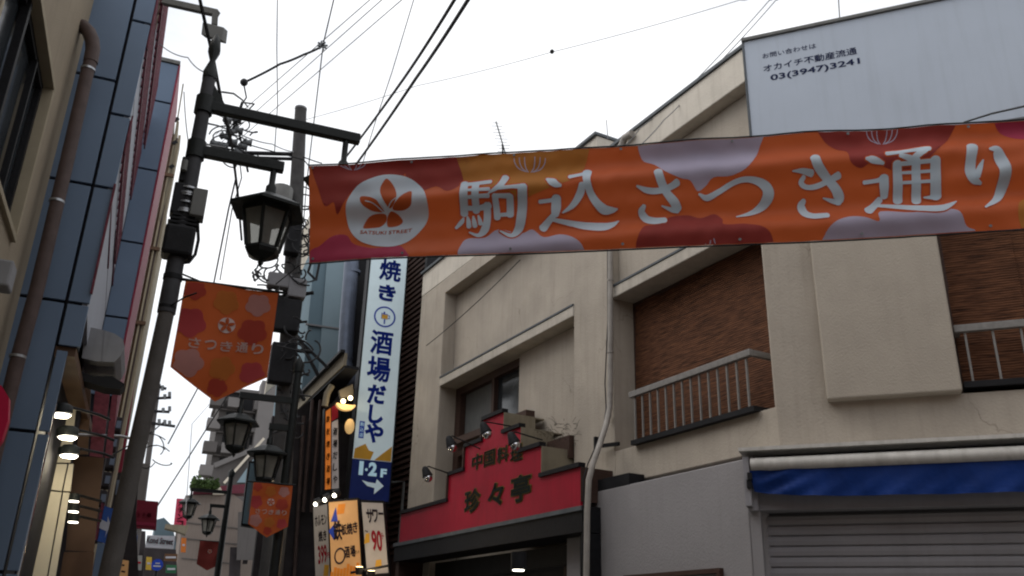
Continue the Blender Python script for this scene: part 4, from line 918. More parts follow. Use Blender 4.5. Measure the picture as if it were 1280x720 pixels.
copy_tree(lan, (a1.x, q3.y, a1.z), 'small distant black lantern, left one before the beige building')
copy_tree(lan, (a2.x, q3.y, a2.z), 'small distant black lantern, right one before the beige building')
# flags further down
Fg = FY(aD(340, 630, 10.2).y)
s0, z0_ = Fg.px(317, 603); s1, z1_ = Fg.px(366, 606)
make_flag(Fg, s0, s1, z0_, Fg.px(315, 655)[1], Fg.px(338, 672)[1], 'small bright orange flag with pointed tip below the lantern', True, True, scale=1)
Fg = FY(21); s0, z0_ = Fg.px(250, 676); s1, z1_ = Fg.px(278, 678)
D('flag_dark', (.20, .035, .03), .7, var=.1)
make_flag(Fg, s0, s1, z0_, Fg.px(247, 705)[1], Fg.px(257, 713)[1], 'dark red-brown flag hanging before the beige building', False, False, deco=False, clothm='flag_dark')
# ================================================================== CONCRETE UTILITY POLE
q = aD(366, 330, 13); UX, UY = q.x, q.y
tp = aD(376, 137, 13)
up_ = thing('utility_pole', 'tall concrete utility pole with tangled equipment behind the near lantern', 'utility pole', (UX+.1, UY, 0))
b0 = V((aD(352, 600, 13).x, UY, aD(352, 600, 13).z)); b1 = V((b0.x+.03, UY, 0))
ptop = V((tp.x, tp.y, tp.z)); pm = V((UX, UY, q.z))
part(up_, 'pole', MB().tube([b1, b0, pm, ptop], [.17, .15, .125, .095], 18), M['conc_pole'])
part(up_, 'cap', MB().tube([ptop, ptop+V((0, 0, .03))], .10, 14), M['mortar_grey'])
def pp_(x, y, h=13): return aD(x, y, h)
for (x0, y0, x1, y1, r) in ((300, 191, 378, 193, .035), (308, 197, 374, 199, .03), (340, 372, 392, 366, .03), (345, 436, 390, 440, .03), (346, 405, 384, 402, .02)):
    part(up_, 'crossarm', MB().tube([pp_(x0, y0), pp_(x1, y1)], r, 8), M['black_metal'])
for (x, y, wx, hz, m_) in ((352, 243, .30, .24, 'box_grey'), (349, 352, .34, .22, 'mortar_grey'), (371, 362, .26, .30, 'mortar_grey'), (366, 300, .22, .5, 'black_metal'), (357, 395, .42, .5, 'black_metal'), (352, 455, .34, .6, 'black_metal')):
    q = pp_(x, y, 12.8)
    if m_ == 'box_grey': part(up_, 'transformer', MB().tube([q-V((0, 0, hz/2)), q+V((0, 0, hz/2-.03)), q+V((0, 0, hz/2))], [.17, .17, .15], 16), M[m_], 'small grey drum transformer')
    else: part(up_, 'equipment_box', MB().box(q-V((wx/2, .1, hz/2)), q+V((wx/2, .1, hz/2))), M[m_], bevel=.02)
def tangle(c, n, spread, r, label, seed, h=12.8, loops=.5):
    rnd = random.Random(seed); mb = MB()
    for i in range(n):
        x = c[0]+rnd.uniform(-spread[0], spread[0]); y = c[1]+rnd.uniform(-spread[1], spread[1]); a = aD(x, y, h+rnd.uniform(-.3, .3)); pts = []
        ph = rnd.uniform(0, 6); R = rnd.uniform(.04, .13)*loops*2; k = rnd.uniform(2, 5.5)
        dr = V((rnd.uniform(-.12, .12), 0, rnd.uniform(-.1, .1)))
        for j in range(12): t = j/11; pts.append(a+dr*t*2+V((R*math.cos(ph+k*t), R*.5*math.sin(ph+k*t), R*math.sin(ph+k*t))))
        mb.tube(pts, r, 5)
    return solo('cable_tangle', mb, M['cable'], label, 'cables', kind='stuff')
tangle((345, 348), 30, (34, 16), .013, 'tangle of looped black cables behind the lantern foot', 3)
tangle((382, 280), 26, (10, 42), .012, 'loose black cable loops on the right of the utility pole', 5)
tangle((372, 430), 20, (12, 60), .014, 'black cable loops low on the utility pole beside the eave', 8)
tangle((362, 500), 18, (14, 50), .014, 'dark cables bunched below the eave on the utility pole', 9)
tangle((203, 562), 5, (7, 10), .008, 'thin black cables looping right of the lamp post low down', 12, 14, .7)
# insulators behind the upper arm
ins = thing('insulator_rack', 'stack of insulators on wires between the two lamp arms', 'insulators', aD(300, 170, 9))
for i, (x, y) in enumerate(((284, 150), (296, 150), (288, 165), (298, 163), (280, 170), (291, 178), (303, 183), (279, 183), (309, 178), (272, 182), (297, 190), (268, 180))):
    q = aD(x, y, 9); part(ins, 'insulator', MB().tube([q-V((.05, 0, 0)), q-V((.02, 0, 0)), q+V((0, 0, 0)), q+V((.05, 0, 0))], [.02, .05, .03, .045], 8), M['insul'])
part(ins, 'frame', MB().bar(aD(303, 128, 9), aD(283, 185, 9), .03, .03).bar(aD(268, 178, 9), aD(309, 186, 9), .03, .03).bar(aD(293, 140, 9), aD(310, 215, 9), .02, .02), M['black_metal'])
tangle((292, 172), 16, (14, 26), .008, 'dark jumper wires round the insulators between the lamp arms', 21, 9, .45)
# ================================================================== OVERHEAD CABLES
def pw(pl, r, label, sag=0, m='cable', n=10):
    pts = [aD(x, y, h) for x, y, h in pl]; out = []
    for a, b in zip(pts, pts[1:]): out += sagline(a, b, sag, n)[:-1]
    out.append(pts[-1]); return wire(out, r, label, m=m)
pw([(620, -50, 4.6), (585, 0, 5.2), (520, 98, 7.2), (447, 203, 10.5), (392, 275, 12.9)], .016, 'thick black cable from top centre down to the banner corner, right of the pair', .015)
pw([(600, -45, 4.6), (568, 0, 5.2), (505, 98, 7.2), (432, 197, 10.5), (385, 262, 12.9)], .014, 'thick black cable from top centre down to the banner corner, left of the pair', .015)
pw([(243, -30, 5.5), (250, 0, 5.6), (267, 75, 5.9), (277, 127, 6.4), (290, 183, 7.3), (297, 240, 8.5), (302, 300, 10)], .013, 'thick black cable passing the tip of the near lamp post')
pw([(347, -20, 12), (346, 60, 12.4), (347, 130, 13), (343, 193, 13.2)], .008, 'thin cable hanging straight down left of the concrete pole')
pw([(420, -20, 9), (417, 0, 9.2), (404, 55, 10), (395, 130, 11.5), (383, 230, 13), (378, 300, 13)], .009, 'thin wire bending at the star shaped joint above the lamp arm')
pw([(404, 57, 10), (380, 68, 10), (350, 80, 10), (305, 103, 10)], .016, 'short thick sheathed wire from the star joint to a round insulator', .01)
pw([(475, -12, 9), (462, 0, 9.2), (313, 130, 14), (270, 168, 17)], .007, 'uppermost of three thin parallel pale wires at upper left', m='cable_pale')
pw([(492, -15, 9), (477, 0, 9.2), (297, 160, 15), (270, 184, 17)], .007, 'middle one of three thin parallel pale wires at upper left', m='cable_pale')
pw([(510, -10, 9), (502, 0, 9.2), (380, 105, 12), (303, 171, 15)], .007, 'lowest of three thin parallel pale wires at upper left', m='cable_pale')
pw([(520, -10, 8), (517, 0, 8.1), (490, 90, 9), (470, 150, 10), (450, 215, 11)], .006, 'thin pale wire dropping behind the banner near its left end', m='cable_pale')
pw([(940, -4, 12), (925, 0, 12), (690, 65, 13), (522, 107, 15), (380, 150, 18)], .006, 'long thin pale wire carrying a small ball across the open sky', .03, m='cable_pale')
solo('wire_ball', MB().sphere(aD(690, 64.5, 13), .042, 10), M['cable'], 'small dark ball on the long thin wire in the open sky', 'marker')
pw([(968, -5, 9), (962, 0, 9), (860, 110, 9), (800, 160, 9.1), (780, 183, 9.2)], .006, 'left wire of a thin pair ending at the upper parapet corner', .02, m='cable_pale')
pw([(975, -5, 9), (970, 0, 9), (870, 108, 8.8), (830, 150, 8.6), (795, 186, 8.6)], .006, 'right wire of the thin pair ending at the upper parapet corner', .02, m='cable_pale')
pw([(1205, 153, 7), (1240, 142, 6.6), (1280, 133, 6.2), (1340, 118, 5.5)], .008, 'short dark cable crossing the lower right of the billboard')
pw([(200, 55, 8), (235, 72, 7), (262, 92, 5.6)], .005, 'thin wire from the left building to the near lamp post tip', .03, m='cable_pale')
pw([(305, 107, 10), (308, 122, 10), (304, 128, 10), (318, 130, 10), (312, 136, 10)], .010, 'short wire hooking below the round insulator')
pw([(278, 115, 5.6), (292, 117, 6), (303, 125, 7), (310, 134, 9)], .008, 'small looping wire right of the near lamp post tip')
pw([(258, 154, 5.3), (272, 157, 6), (285, 162, 8)], .007, 'short wire from the near post to the insulators, upper one')
pw([(255, 180, 5.3), (268, 182, 6), (282, 184, 8)], .007, 'short wire from the near post to the insulators, lower one')
pw([(300, 168, 9), (340, 180, 11), (368, 190, 13)], .008, 'thin wire from the insulators to the concrete pole', .02, m='cable_pale')
pw([(378, 196, 13), (395, 202, 12.5), (402, 204, 12)], .010, 'short wire from the concrete pole towards the banner corner')
pw([(292, 205, 9), (295, 222, 9.1), (286, 260, 9.4), (268, 350, 11), (255, 420, 13)], .010, 'pale twin wire dropping from the insulators behind the flag', m='cable_pale')
pw([(300, 205, 9), (302, 222, 9.1), (290, 262, 9.4), (275, 350, 11)], .007, 'second thin wire dropping from the insulators behind the lantern', m='cable_pale')
pw([(230, 115, 6), (235, 175, 5.6), (234, 205, 5.4)], .004, 'fine wire looping left of the near lamp post', .02, m='cable_pale')
pw([(210, 555, 14), (250, 480, 14), (262, 455, 14)], .010, 'wire rising from lower left behind the flag point, upper one')
pw([(192, 640, 20), (243, 560, 20), (300, 470, 20), (345, 400, 20)], .014, 'wire rising from lower left to the utility pole, lower one')
pw([(232, 640, 20), (240, 530, 24), (262, 505, 28)], .010, 'fine bent wire beside the distant apartment block', m='cable_pale')
pw([(130, 575, 12), (190, 540, 12), (204, 528, 14)], .009, 'wire crossing behind the near lamp post low down')
pw([(398, 300, 12.9), (385, 340, 12.9), (395, 350, 12.9), (400, 325, 12.9)], .02, 'thick loop of cable hanging off the utility pole beside the banner end')
pw([(346, 432, 12.5), (380, 440, 12.5), (392, 455, 12.5)], .012, 'bracing wire at mid height of the utility pole')
stj = MB()
q = aD(403, 57, 10)
for a in range(4): an = a*math.pi/4+.3; stj.bar(q-V((math.cos(an)*.07, 0, math.sin(an)*.07)), q+V((math.cos(an)*.07, 0, math.sin(an)*.07)), .02, .02)
solo('wire_joint', stj, M['insul'], 'star shaped wire joint in the sky above the upper lamp arm', 'joint')
q = aD(305, 103, 10); solo('round_insulator', MB().sphere(q, .05, 10), M['cable'], 'round dark insulator at the end of the sheathed wire', 'insulator')
# TV antenna
ta, tb_ = aD(636, 200, 14.5), aD(620, 152, 14.5)
an = thing('tv_antenna', 'thin television antenna on the roof above the banner', 'antenna', ta)
part(an, 'mast', MB().tube([aD(629, 200, 14.5), aD(628, 180, 14.5)], .018, 6), M['cable'])
part(an, 'boom', MB().tube([aD(633, 196, 14.5), tb_], .012, 6), M['cable'])
mb = MB()
for i in range(11):
    t = i/10; c = ta.lerp(tb_, t*.95+.04); c = aD(633-13*t, 194-40*t, 14.5); h_ = .06+.04*(i % 2)+.05*(1-t); mb.tube([c-RT*h_-V((0, 0, -.01)), c+RT*h_], .005, 4)
part(an, 'elements', mb, M['cable'])
solo('roof_rod', MB().tube([aD(760, 175, 9), aD(758, 150, 9)], .005, 5), M['cable_pale'], 'thin pale rod on the parapet behind the banner', 'rod')
solo('roof_pipe', MB().tube([hitp(x, y, FC.at(0, .12, 0), FC.n) for x, y in ((778, 200), (777, 182), (781, 172), (790, 167))], .045, 10), M['pipe_cream'], 'short curved beige pipe at the parapet corner above the banner', 'pipe')
# ================================================================== LEFT CREAM BUILDING
XL = -1.2
lc = thing('cream_house', 'near cream rendered house wall with sliding windows at far left', 'building', (XL-1, 3, 0))
FLc = Frame((XL, 0), 0, 1)
zw0, zw1 = 4.02, 5.27; yw = 6.33
part(lc, 'wall', MB().fbox(FLc, -6, 7.1, -3, -.16, 0, 6.95).fbox(FLc, yw, 7.1, -.15, 0, 0, 6.95).fbox(FLc, -6, yw-.001, -.15, 0, 0, zw0).fbox(FLc, -6, yw-.001, -.15, 0, zw1, 6.95), M['cream_wall'])
wn = part(lc, 'window', MB().fbox(FLc, 1.5, yw-.002, -.10, .03, zw0+.001, zw0+.045).fbox(FLc, 1.5, yw-.002, -.10, .03, zw1-.045, zw1-.001).fbox(FLc, yw-.05, yw-.003, -.10, .03, zw0+.046, zw1-.046), M['cream_trim'], bevel=.004)
part(wn, 'sash', MB().fbox(FLc, 1.5, yw-.06, -.08, -.04, zw0+.047, zw0+.11).fbox(FLc, 1.5, yw-.06, -.08, -.04, zw1-.1, zw1-.047).fbox(FLc, yw-.11, yw-.055, -.08, -.04, zw0+.11, zw1-.1).fbox(FLc, 5.25, 5.30, -.07, -.02, zw0+.05, zw1-.05).fbox(FLc, 5.85, 5.88, -.07, -.03, zw0+.11, zw1-.1), M['black_metal'])
part(wn, 'sash', MB().fbox(FLc, 4.55, 4.60, -.09, .01, zw0+.05, zw1-.05), M['cream_trim'])
part(wn, 'pane', MB().fbox(FLc, 1.5, yw-.11, -.10, -.082, zw0+.1, zw1-.1), M['glass_dark'])
wl = bx(0, 345, 4.2, .10, .12); solo('wall_lamp', wl, M['cable_pale'], 'small dark lamp box on the near cream wall at the left edge', 'lamp', bevel=.01)
D('left_red', (.40, .008, .045), .5)
q = aD(0, 512, 3.6); F = Frame((q.x, q.y), 90, 1)
solo('red_sign', MB().prism(F, [F.px(*p) for p in ((-30, 470), (2, 482), (11, 497), (10, 525), (2, 550), (-30, 590))], 0, -.05), M['left_red'], 'crimson sign edge poking in at the far left', 'sign')
# unseen houses added for the rest of the street, shutting off low sky light
hb = thing('unseen_corner_house', 'unseen plain house added behind the viewer to shut off sky light', 'building', (2, -9, 0))
part(hb, 'wall', MB().box((-8, -16, 0), (7.5, -8, 9)), M['cream_wall']); part(hb, 'roof', MB().box((-8.2, -16.2, 9.001), (7.7, -7.8, 9.3)), M['mansion'])
hb = thing('unseen_side_house', 'unseen grey house added right of the viewer to shut off sky light', 'building', (14, -3, 0))
part(hb, 'wall', MB().box((9.5, -14, 0), (18, -1.5, 8)), M['grey_plaster']); part(hb, 'roof', MB().box((9.3, -14.2, 8.001), (18.2, -1.3, 8.3)), M['mansion'])
# ---- drain pipe
dpn = thing('drain_pipe', 'brown drain pipe with elbow at the top beside the grey panels', 'pipe', aY(60, 300, 6.85))
pts = [(94, 33, 6.95), (97, 31, 6.86), (104, 33, 6.8), (111, 40, 6.8), (115, 50, 6.8), (116, 62, 6.8), (113, 78, 6.8), (110, 86, 6.8), (84, 200, 6.8), (46, 362, 6.8), (22, 450, 6.8), (-30, 660, 6.8)]
P = [aY(*p) for p in pts]
part(dpn, 'pipe', MB().tube(P[:7], .056, 14), M['pipe_brown'], 'elbow'); part(dpn, 'pipe', MB().tube(P[6:], .050, 16), M['pipe_brown'])
for x, y in ((110, 87), (71, 252), (22, 446)):
    q = aY(x, y, 6.8); part(dpn, 'clip', MB().tube([q-V((0, 0, .009)), q+V((0, 0, .009))], .056, 16), M['steel'])
# ---- grey panel building
gp = thing('panel_building', 'grey-blue metal panel building with dark joints and maroon screens', 'building', (-1.5, 9, 0))
FG = FY(7.1)
part(gp, 'backing', MB().box((-2.6, 7.13, 0), (-.89, 10.5, 7.6)).box((-.95, 7.13, 3.58), (-.745, 7.3, 7.6)).box((-1.6, 7.3, 3.58), (-.93, 10.4, 7.6)), M['joint'])
rowsL = [1.0, 1.95, 2.91, 3.91, 4.91, 5.90, 6.88, 7.6]; rowsR = [3.56, 3.91, 4.91, 5.59, 6.54, 7.5]
g = .012
for a, b in zip(rowsL, rowsL[1:]):
    part(gp, 'panel', MB().box((-1.8, 7.10, a+g), (-.885-g, 7.128, b-g)), M['grey_panel'], bevel=.004)
for a, b in zip(rowsR, rowsR[1:]):
    part(gp, 'panel', MB().box((-.885+g, 7.10, a+g), (-.725, 7.128, b-g)), M['grey_panel'], bevel=.004)
for a, b in ((1, 1.95), (1.95, 2.91), (2.91, 3.54)):
    part(gp, 'panel', MB().box((-.885+g, 7.10, a+g), (-.80, 7.128, b-g)), M['grey_panel'], bevel=.004)
wl_ = MB(); wl_.fbox(FL, 0.03, 3.4, -.04, -.0, 3.9, 7.6); part(gp, 'side_wall', wl_, M['white_wall'], 'pale side wall facing the street')
part(gp, 'wall_joint', MB().fbox(FL, .03, 3.4, -.001, .003, 4.90, 4.91).fbox(FL, .03, 3.4, -.001, .003, 5.88, 5.89), M['mortar_grey'])
Y2 = 10.5; x2a, x2b = -.885, -.645
part(gp, 'backing', MB().box((-1.6, Y2+.03, 3.2), (x2b-.01, Y2+1.2, 8.42)), M['joint'])
r2 = [4.0, 4.92, 5.86, 6.84, 7.81, 8.40]
for a, b in zip(r2, r2[1:]): part(gp, 'panel', MB().box((x2a, Y2, a+g), (x2b, Y2+.028, b-g)), M['grey_panel'], bevel=.004)
part(gp, 'coping', MB().box((x2a-.02, Y2-.02, 8.40), (x2b+.015, Y2+1.2, 8.45)), M['box_grey'])
part(gp, 'corner_trim', MB().box((x2b+.001, Y2-.005, 3.9), (x2b+.022, Y2+1.2, 8.40)), M['red_edge'], 'thin crimson corner strip')
# maroon screens hung along the side wall
def screen(parent, s0, s1, z0, z1, o, n, nm='maroon'):
    sc_ = part(parent, 'screen', MB().fbox(FL, s0, s1, o-.012, o, z0, z0+.035).fbox(FL, s0, s1, o-.012, o, z1-.03, z1).fbox(FL, s0, s0+.03, o-.012, o+.002, z0, z1).fbox(FL, s1-.03, s1, o-.012, o+.002, z0, z1), M[nm])
    src = None
    for i in range(n):
        s = s0+.05+(s1-s0-.1)*i/(n-1)
        if src is None: src = part(sc_, 'slat', MB().fbox(FL, s-.018, s+.018, o-.03, o, z0+.036, z1-.031), M[nm]); sa = FL.at(s, 0, 0)
        else: twin(sc_, src, 'slat', FL.at(s, 0, 0)-sa)
    return sc_
screen(gp, .02, 3.2, 6.30, 6.95, .028, 20); screen(gp, .02, 3.2, 7.0, 7.9, .06, 22)
screen(gp, .02, 2.6, 5.25, 5.62, .03, 14)
wl2 = None
def hbar(x0, y0, x1, y1, z, w_=.03):
    a, b = aZ(x0, y0, z), aZ(x1, y1, z); part(gp, 'rail', MB().bar(a, b, w_, .03), M['maroon'])
hbar(138, 250, 134, 334, 4.87); hbar(143.5, 289, 139, 369, 5.3)
part(gp, 'rail', MB().box((-.735, 7.08, 4.0), (-.718, 7.11, 4.95)), M['maroon'])
mb = MB()
for i in range(5):
    s = .25+.14*i; mb.fbox(FL, s, s+.06, -.01, .022, 7.1, 7.8)
part(gp, 'lattice', mb, M['cream_trim'], 'cream lattice behind the maroon screen')
# boxy grey hood and bracket below
F = FY(8.3)
ho = thing('shop_hood', 'weathered grey rounded hood projecting from the left building', 'hood', aY(128, 460, 8.3))
part(ho, 'hood', MB().prism(F, [F.px(*p) for p in ((103, 452), (109, 413), (128, 417), (144, 422), (154, 429), (156, 438), (151, 449), (143, 457), (120, 456))], .12, -.7), M['hood_grey'], bevel=.01)
part(ho, 'seam', MB().prism(F, [F.px(*p) for p in ((127.5, 456), (131, 418), (132, 418), (128.5, 456))], .124, .1), M['mortar_grey'])
part(ho, 'bracket', MB().prism(FY(8.2), [FY(8.2).px(*p) for p in ((84, 462), (100, 464), (118, 470), (140, 470), (156, 480), (150, 486), (130, 484), (105, 476), (88, 470))], 0, -.25), M['dark'])
# soffit and lit interior of the ground floor shop
sp = thing('lit_shop', 'left shop entrance with warm lit cream panels and brown panels', 'shop front', (-1.0, 9, 0))
part(sp, 'soffit', MB().box((-1.6, 7.135, 3.50), (-.75, 10.4, 3.57)), M['brown_panel'])
F = FY(8.9)
def ppan(F, pts, nm, m_, d=.03, label=None, parent=sp): return part(parent, nm, MB().prism(F, [F.px(*p) for p in pts], 0, -d), M[m_], label)
part(sp, 'wall', MB().box((-2.2, 8.95, 0), (-.80, 9.2, 3.5)), M['joint'])
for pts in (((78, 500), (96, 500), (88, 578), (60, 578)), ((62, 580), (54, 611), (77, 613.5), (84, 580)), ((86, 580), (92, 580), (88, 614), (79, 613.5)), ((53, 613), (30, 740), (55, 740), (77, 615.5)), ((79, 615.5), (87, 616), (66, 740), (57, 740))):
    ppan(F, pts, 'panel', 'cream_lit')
F = FY(9.6)
for pts in (((80, 690), (66, 770), (110, 770), (118, 690)), ((92, 570), (82, 688), (117, 690), (130, 572))): ppan(F, pts, 'panel', 'brown_panel')
for pts in (((100, 480), (96, 568), (110, 568), (114, 480)), ((119, 485), (112, 570), (128, 572), (138, 486)), ((141, 486), (131, 572), (140, 572), (148, 486))): ppan(FY(9.4), pts, 'panel', 'brown_panel' if pts[0][0] < 110 else 'maroon')
part(sp, 'backdrop', MB().box((-2.2, 11.0, 0), (-.62, 11.2, 4.1)), M['far_dark'])
part(sp, 'edge_trim', MB().tube([aY(68, 505, 7.3), aY(39, 640, 7.3), aY(20, 725, 7.3)], .02, 8), M['chrome'])
for i, (x, y, Yd, lab) in enumerate(((76, 518, 7.6, 'upper'), (84, 546, 8.0, 'middle'), (86, 569, 8.4, 'lower'))):
    q = aY(x, y, Yd); t = thing('spotlight', lab+' of three wide bright spotlights under the left building', 'lamp', q, 'spotlights under the left building')
    r = .082
    part(t, 'housing', MB().tube([q+V((-.01, 0, .085)), q+V((-.008, 0, .06)), q+V((0, 0, .0))], [.05, .085, r], 18), M['lamp_black'])
    part(t, 'lens', MB().tube([q-V((0, 0, .002)), q-V((0, 0, .02))], r*.92, 18, r1=r*.7), M['bulb']); lamp('spotlight_glow', q-V((-.02, .0, .07)), 5, (1, .88, .62), .06)
    part(t, 'arm', MB().tube([q+V((.02, 0, .07)), q+V((.25, .3, .09)), q+V((.33, .4, .08))], .012, 6), M['black_metal'])
for i, (x, y, lab) in enumerate(((92.5, 626, 'uppermost'), (92, 639, 'middle'), (91.5, 652, 'lowest'))):
    q = aY(x, y, 8.75+.02*i); t = thing('downlight', lab+' of three small bright downlights by the brown panels', 'lamp', q, 'downlights by the brown panels')
    part(t, 'housing', MB().tube([q+V((0, 0, .06)), q], .045, 12), M['lamp_black']); part(t, 'lens', MB().tube([q-V((0, 0, .002)), q-V((0, 0, .010))], .040, 12), M['bulb']); part(t, 'bracket', MB().bar(q+V((.04, .02, .05)), q+V((.20, .3, .05)), .02, .02), M['lamp_black'])
# boxes and fittings between hood and post
rnd = random.Random(4)
for i in range(7):
    x, y = 150-.19*(i*24+0)+rnd.uniform(-3, 3), 530+i*23
    q = aY(x-5, y, 12.5); t = thing('shop_fitting', ['dark fitting with pale glass beside the near post, %s' % p for p in ('uppermost', 'second down', 'third down', 'fourth down', 'fifth down', 'sixth down', 'lowest')][i], 'fitting', q, 'dark fittings down the left shop fronts')
    part(t, 'box', MB().box(q+V((-.12, 0, -.09)), q+V((.08, .3, .10))), M['far_dark'], bevel=.02); part(t, 'glass', MB().box(q+V((.02, -.02, -.05)), q+V((.075, -.001, .045))), M['pipe_blue'])
solo('sign_arm', MB().tube([aY(88, 543, 9), aY(150, 545, 9.6), aY(185, 553, 10)], .014, 6), M['steel'], 'thin pale arm reaching right under the left building', 'arm')
# blue arrow sign
q = aY(133, 658, 12); F = FY(12)
t = thing('arrow_sign', 'blue sign with a white arrow on the left behind the near post', 'sign', q)
D('sign_blue', (.03, .08, .28), .5, var=.15); D('sign_pale', (.42, .42, .46), .6, var=.1)
part(t, 'board', MB().prism(F, [F.px(*p) for p in ((121, 676), (130, 632), (142, 636), (137, 681))], 0, -.03), M['sign_blue'])
part(t, 'arrow', MB().prism(F, [F.px(*p) for p in ((124, 660), (133, 664), (131, 672), (138, 656), (135, 645), (134, 653), (126, 649))], .006, .002), M['sign_pale'])
part(t, 'backing', MB().prism(F, [F.px(*p) for p in ((118, 674), (127, 628), (131, 630), (122, 676))], 0, -.03), M['maroon'])
solo('pale_column', MB().prism(FY(11.8), [FY(11.8).px(*p) for p in ((112, 740), (122, 678), (132, 680), (124, 740))], 0, -.2), M['grey_panel'], 'pale blue-grey column below the arrow sign', 'column')
# building 3: beige facade strips
b3 = thing('beige_facade', 'tall cream and brown facade seen edge on beyond the grey panels', 'building', (-1.2, 15, 0))
def topz(x, y, Y): return aY(x, y, Y).z
Y3 = 13.0; xr = aY(208.6, 260, Y3).x
part(b3, 'wall', MB().box((-2.2, Y3, 0), (xr-.17, Y3+6, topz(212, 120, Y3))), M['cream_trim'])
strips = [(-.17, -.145, 'brown_panel', 125), (-.145, -.12, 'far_cream', 150), (-.12, -.085, 'brown_panel', 165), (-.085, -.06, 'cream_trim', 150), (-.06, -.035, 'pipe_brown', 170), (-.035, -.0, 'cream_trim', 165)]
for i, (a, b, m_, yt) in enumerate(strips):
    part(b3, 'facade_strip', MB().box((xr+a+.001, Y3+.02*(i % 3), 0), (xr+b, Y3+.5, topz(214, yt, Y3))), M[m_])
for i in range(3):
    z = topz(205, 220+i*95, Y3); part(b3, 'balcony_slab', MB().box((xr-.15, Y3-.03, z), (xr+.012, Y3+.01, z+.05)), M['brown_panel'])
vr = thing('vent_pipes', 'thin upright vent pipes bracketed on the beige facade edge', 'pipe', (xr+.06, Y3, 5))
for x0, y0, x1, y1 in ((229, 105, 217, 180), (223, 147, 212, 212), (221, 177, 207, 240), (217, 208, 200, 275)):
    part(vr, 'pipe', MB().tube([aY(x0, y0, Y3), aY(x1, y1, Y3)], .012, 6), M['sign_side'])
for x, y in ((221, 149), (219, 178), (215, 208)): part(vr, 'bracket', MB().bar(aY(x-3, y+2, Y3), aY(x+2, y-1, Y3), .04, .05), M['black_metal'])
# top left camera / light on arm
q = aD(268, 39, 6.3)
t = thing('flood_lamp', 'rectangular floodlight on an arm reaching in at the top left', 'lamp', q)
part(t, 'arm', MB().bar(aD(205, 2, 6.6), aD(272, 17, 6.3), .05, .05), M['box_grey'])
part(t, 'bracket', MB().bar(aD(269, 15, 6.3), aD(268, 32, 6.3), .045, .045), M['box_grey'])
c = [aD(253, 27, 6.25), aD(280, 34, 6.25), aD(278, 51, 6.25), aD(251, 43, 6.25)]; bk = [p+FW*.10 for p in c]
part(t, 'housing', MB().hexa([c[3], c[2], bk[2], bk[3], c[0], c[1], bk[1], bk[0]]), M['box_grey'], bevel=.008)
# ================================================================== FAR STREET
ap = thing('apartment_block', 'distant grey-brown apartment block with stacked balconies', 'building', (8, 110, 0))
YA = 110; F = FY(YA)
X0a, ztop = aY(262, 505, YA).x, aY(300, 492, YA).z; X1a = aY(386, 520, YA).x
part(ap, 'wall', MB().box((X0a+1.2, YA, 0), (X1a, YA+15, ztop)), M['mansion'])
part(ap, 'stair_tower', MB().box((aY(322, 500, YA).x, YA-3, 0), (aY(352, 500, YA).x, YA, ztop+1.2)), M['mansion_pale'])
part(ap, 'roof_edge', MB().box((X0a+.9, YA-.5, ztop), (X1a+.2, YA+15, ztop+.5)), M['mansion_pale'])
for k_ in range(9):
    z = ztop-1.9-2.75*k_
    if z < 2: break
    xl = X0a-.004*k_
    part(ap, 'balcony', MB().box((xl, YA-1.6, z-.2), (xl+1.5, YA+.5, z+1.0)), M['mansion_pale'] if k_ % 2 else M['mansion'])
    for j in range(3):
        xx = X0a+2.0+j*3.1; nb = part(ap, 'balcony', MB().box((xx, YA-1.7+.0, z-.2), (xx+1.7, YA, z+.95)), M['mansion_pale'])
        part(ap, 'window', MB().box((xx+1.75, YA-.12, z-.1), (xx+2.95, YA-.02, z+1.7)), M['dark']); part(ap, 'recess_shade', MB().box((xx+.05, YA-.14, z+.96), (xx+1.65, YA-.02, z+2.2)), M['dark'])  # flat dark plates stand in for shade in the balcony openings
    part(ap, 'ledge', MB().box((X0a+1.2, YA-.6, z-.45), (aY(322, 500, YA).x, YA, z-.25)), M['mansion'])
# tiled slope in front
sr = thing('slanting_roof', 'grey sloping roof with pale edge before the apartment block', 'roof', aY(320, 580, 60))
F = FY(60)
part(sr, 'roof', MB().prism(F, [F.px(*p) for p in ((258, 620), (268, 580), (300, 566), (350, 552), (386, 512), (390, 640), (262, 640))], 0, -.5), M['mansion'])
part(sr, 'pale_edge', MB().bar(aY(280, 604, 59.8), aY(330, 548, 59.8), .16, .16), M['far_cream'])
part(sr, 'ridge', MB().bar(aY(268, 582, 59.8), aY(318, 561, 59.8), .2, .3), M['mansion_pale'])
part(sr, 'pane', MB().prism(FY(59.6), [FY(59.6).px(*p) for p in ((296, 603), (318, 572), (322, 600), (322, 603))], 0, -.1), M['blue_wall2'])
fbld = thing('beige_shop_building', 'distant low beige building with blank wall under roof greenery', 'building', aY(265, 700, 40))
F = FY(40)
part(fbld, 'wall', MB().prism(F, [F.px(*p) for p in ((212, 780), (232, 619), (292, 618), (322, 640), (318, 780))], 0, -8), M['far_beige'])
for y in (652, 672, 697): part(fbld, 'joint', MB().prism(FY(39.95), [FY(39.95).px(*p) for p in ((227, y), (300, y+8), (300, y+9.2), (227, y+1.2))], 0, -.02), M['mansion'])
part(fbld, 'parapet', MB().prism(FY(39.9), [FY(39.9).px(*p) for p in ((241, 618), (243, 610), (318, 604), (318, 616))], 0, -1), M['maroon'])
part(fbld, 'parapet', MB().prism(FY(39.8), [FY(39.8).px(*p) for p in ((266, 618), (268, 610), (274, 606), (280, 618))], 0, -1), M['far_cream'])
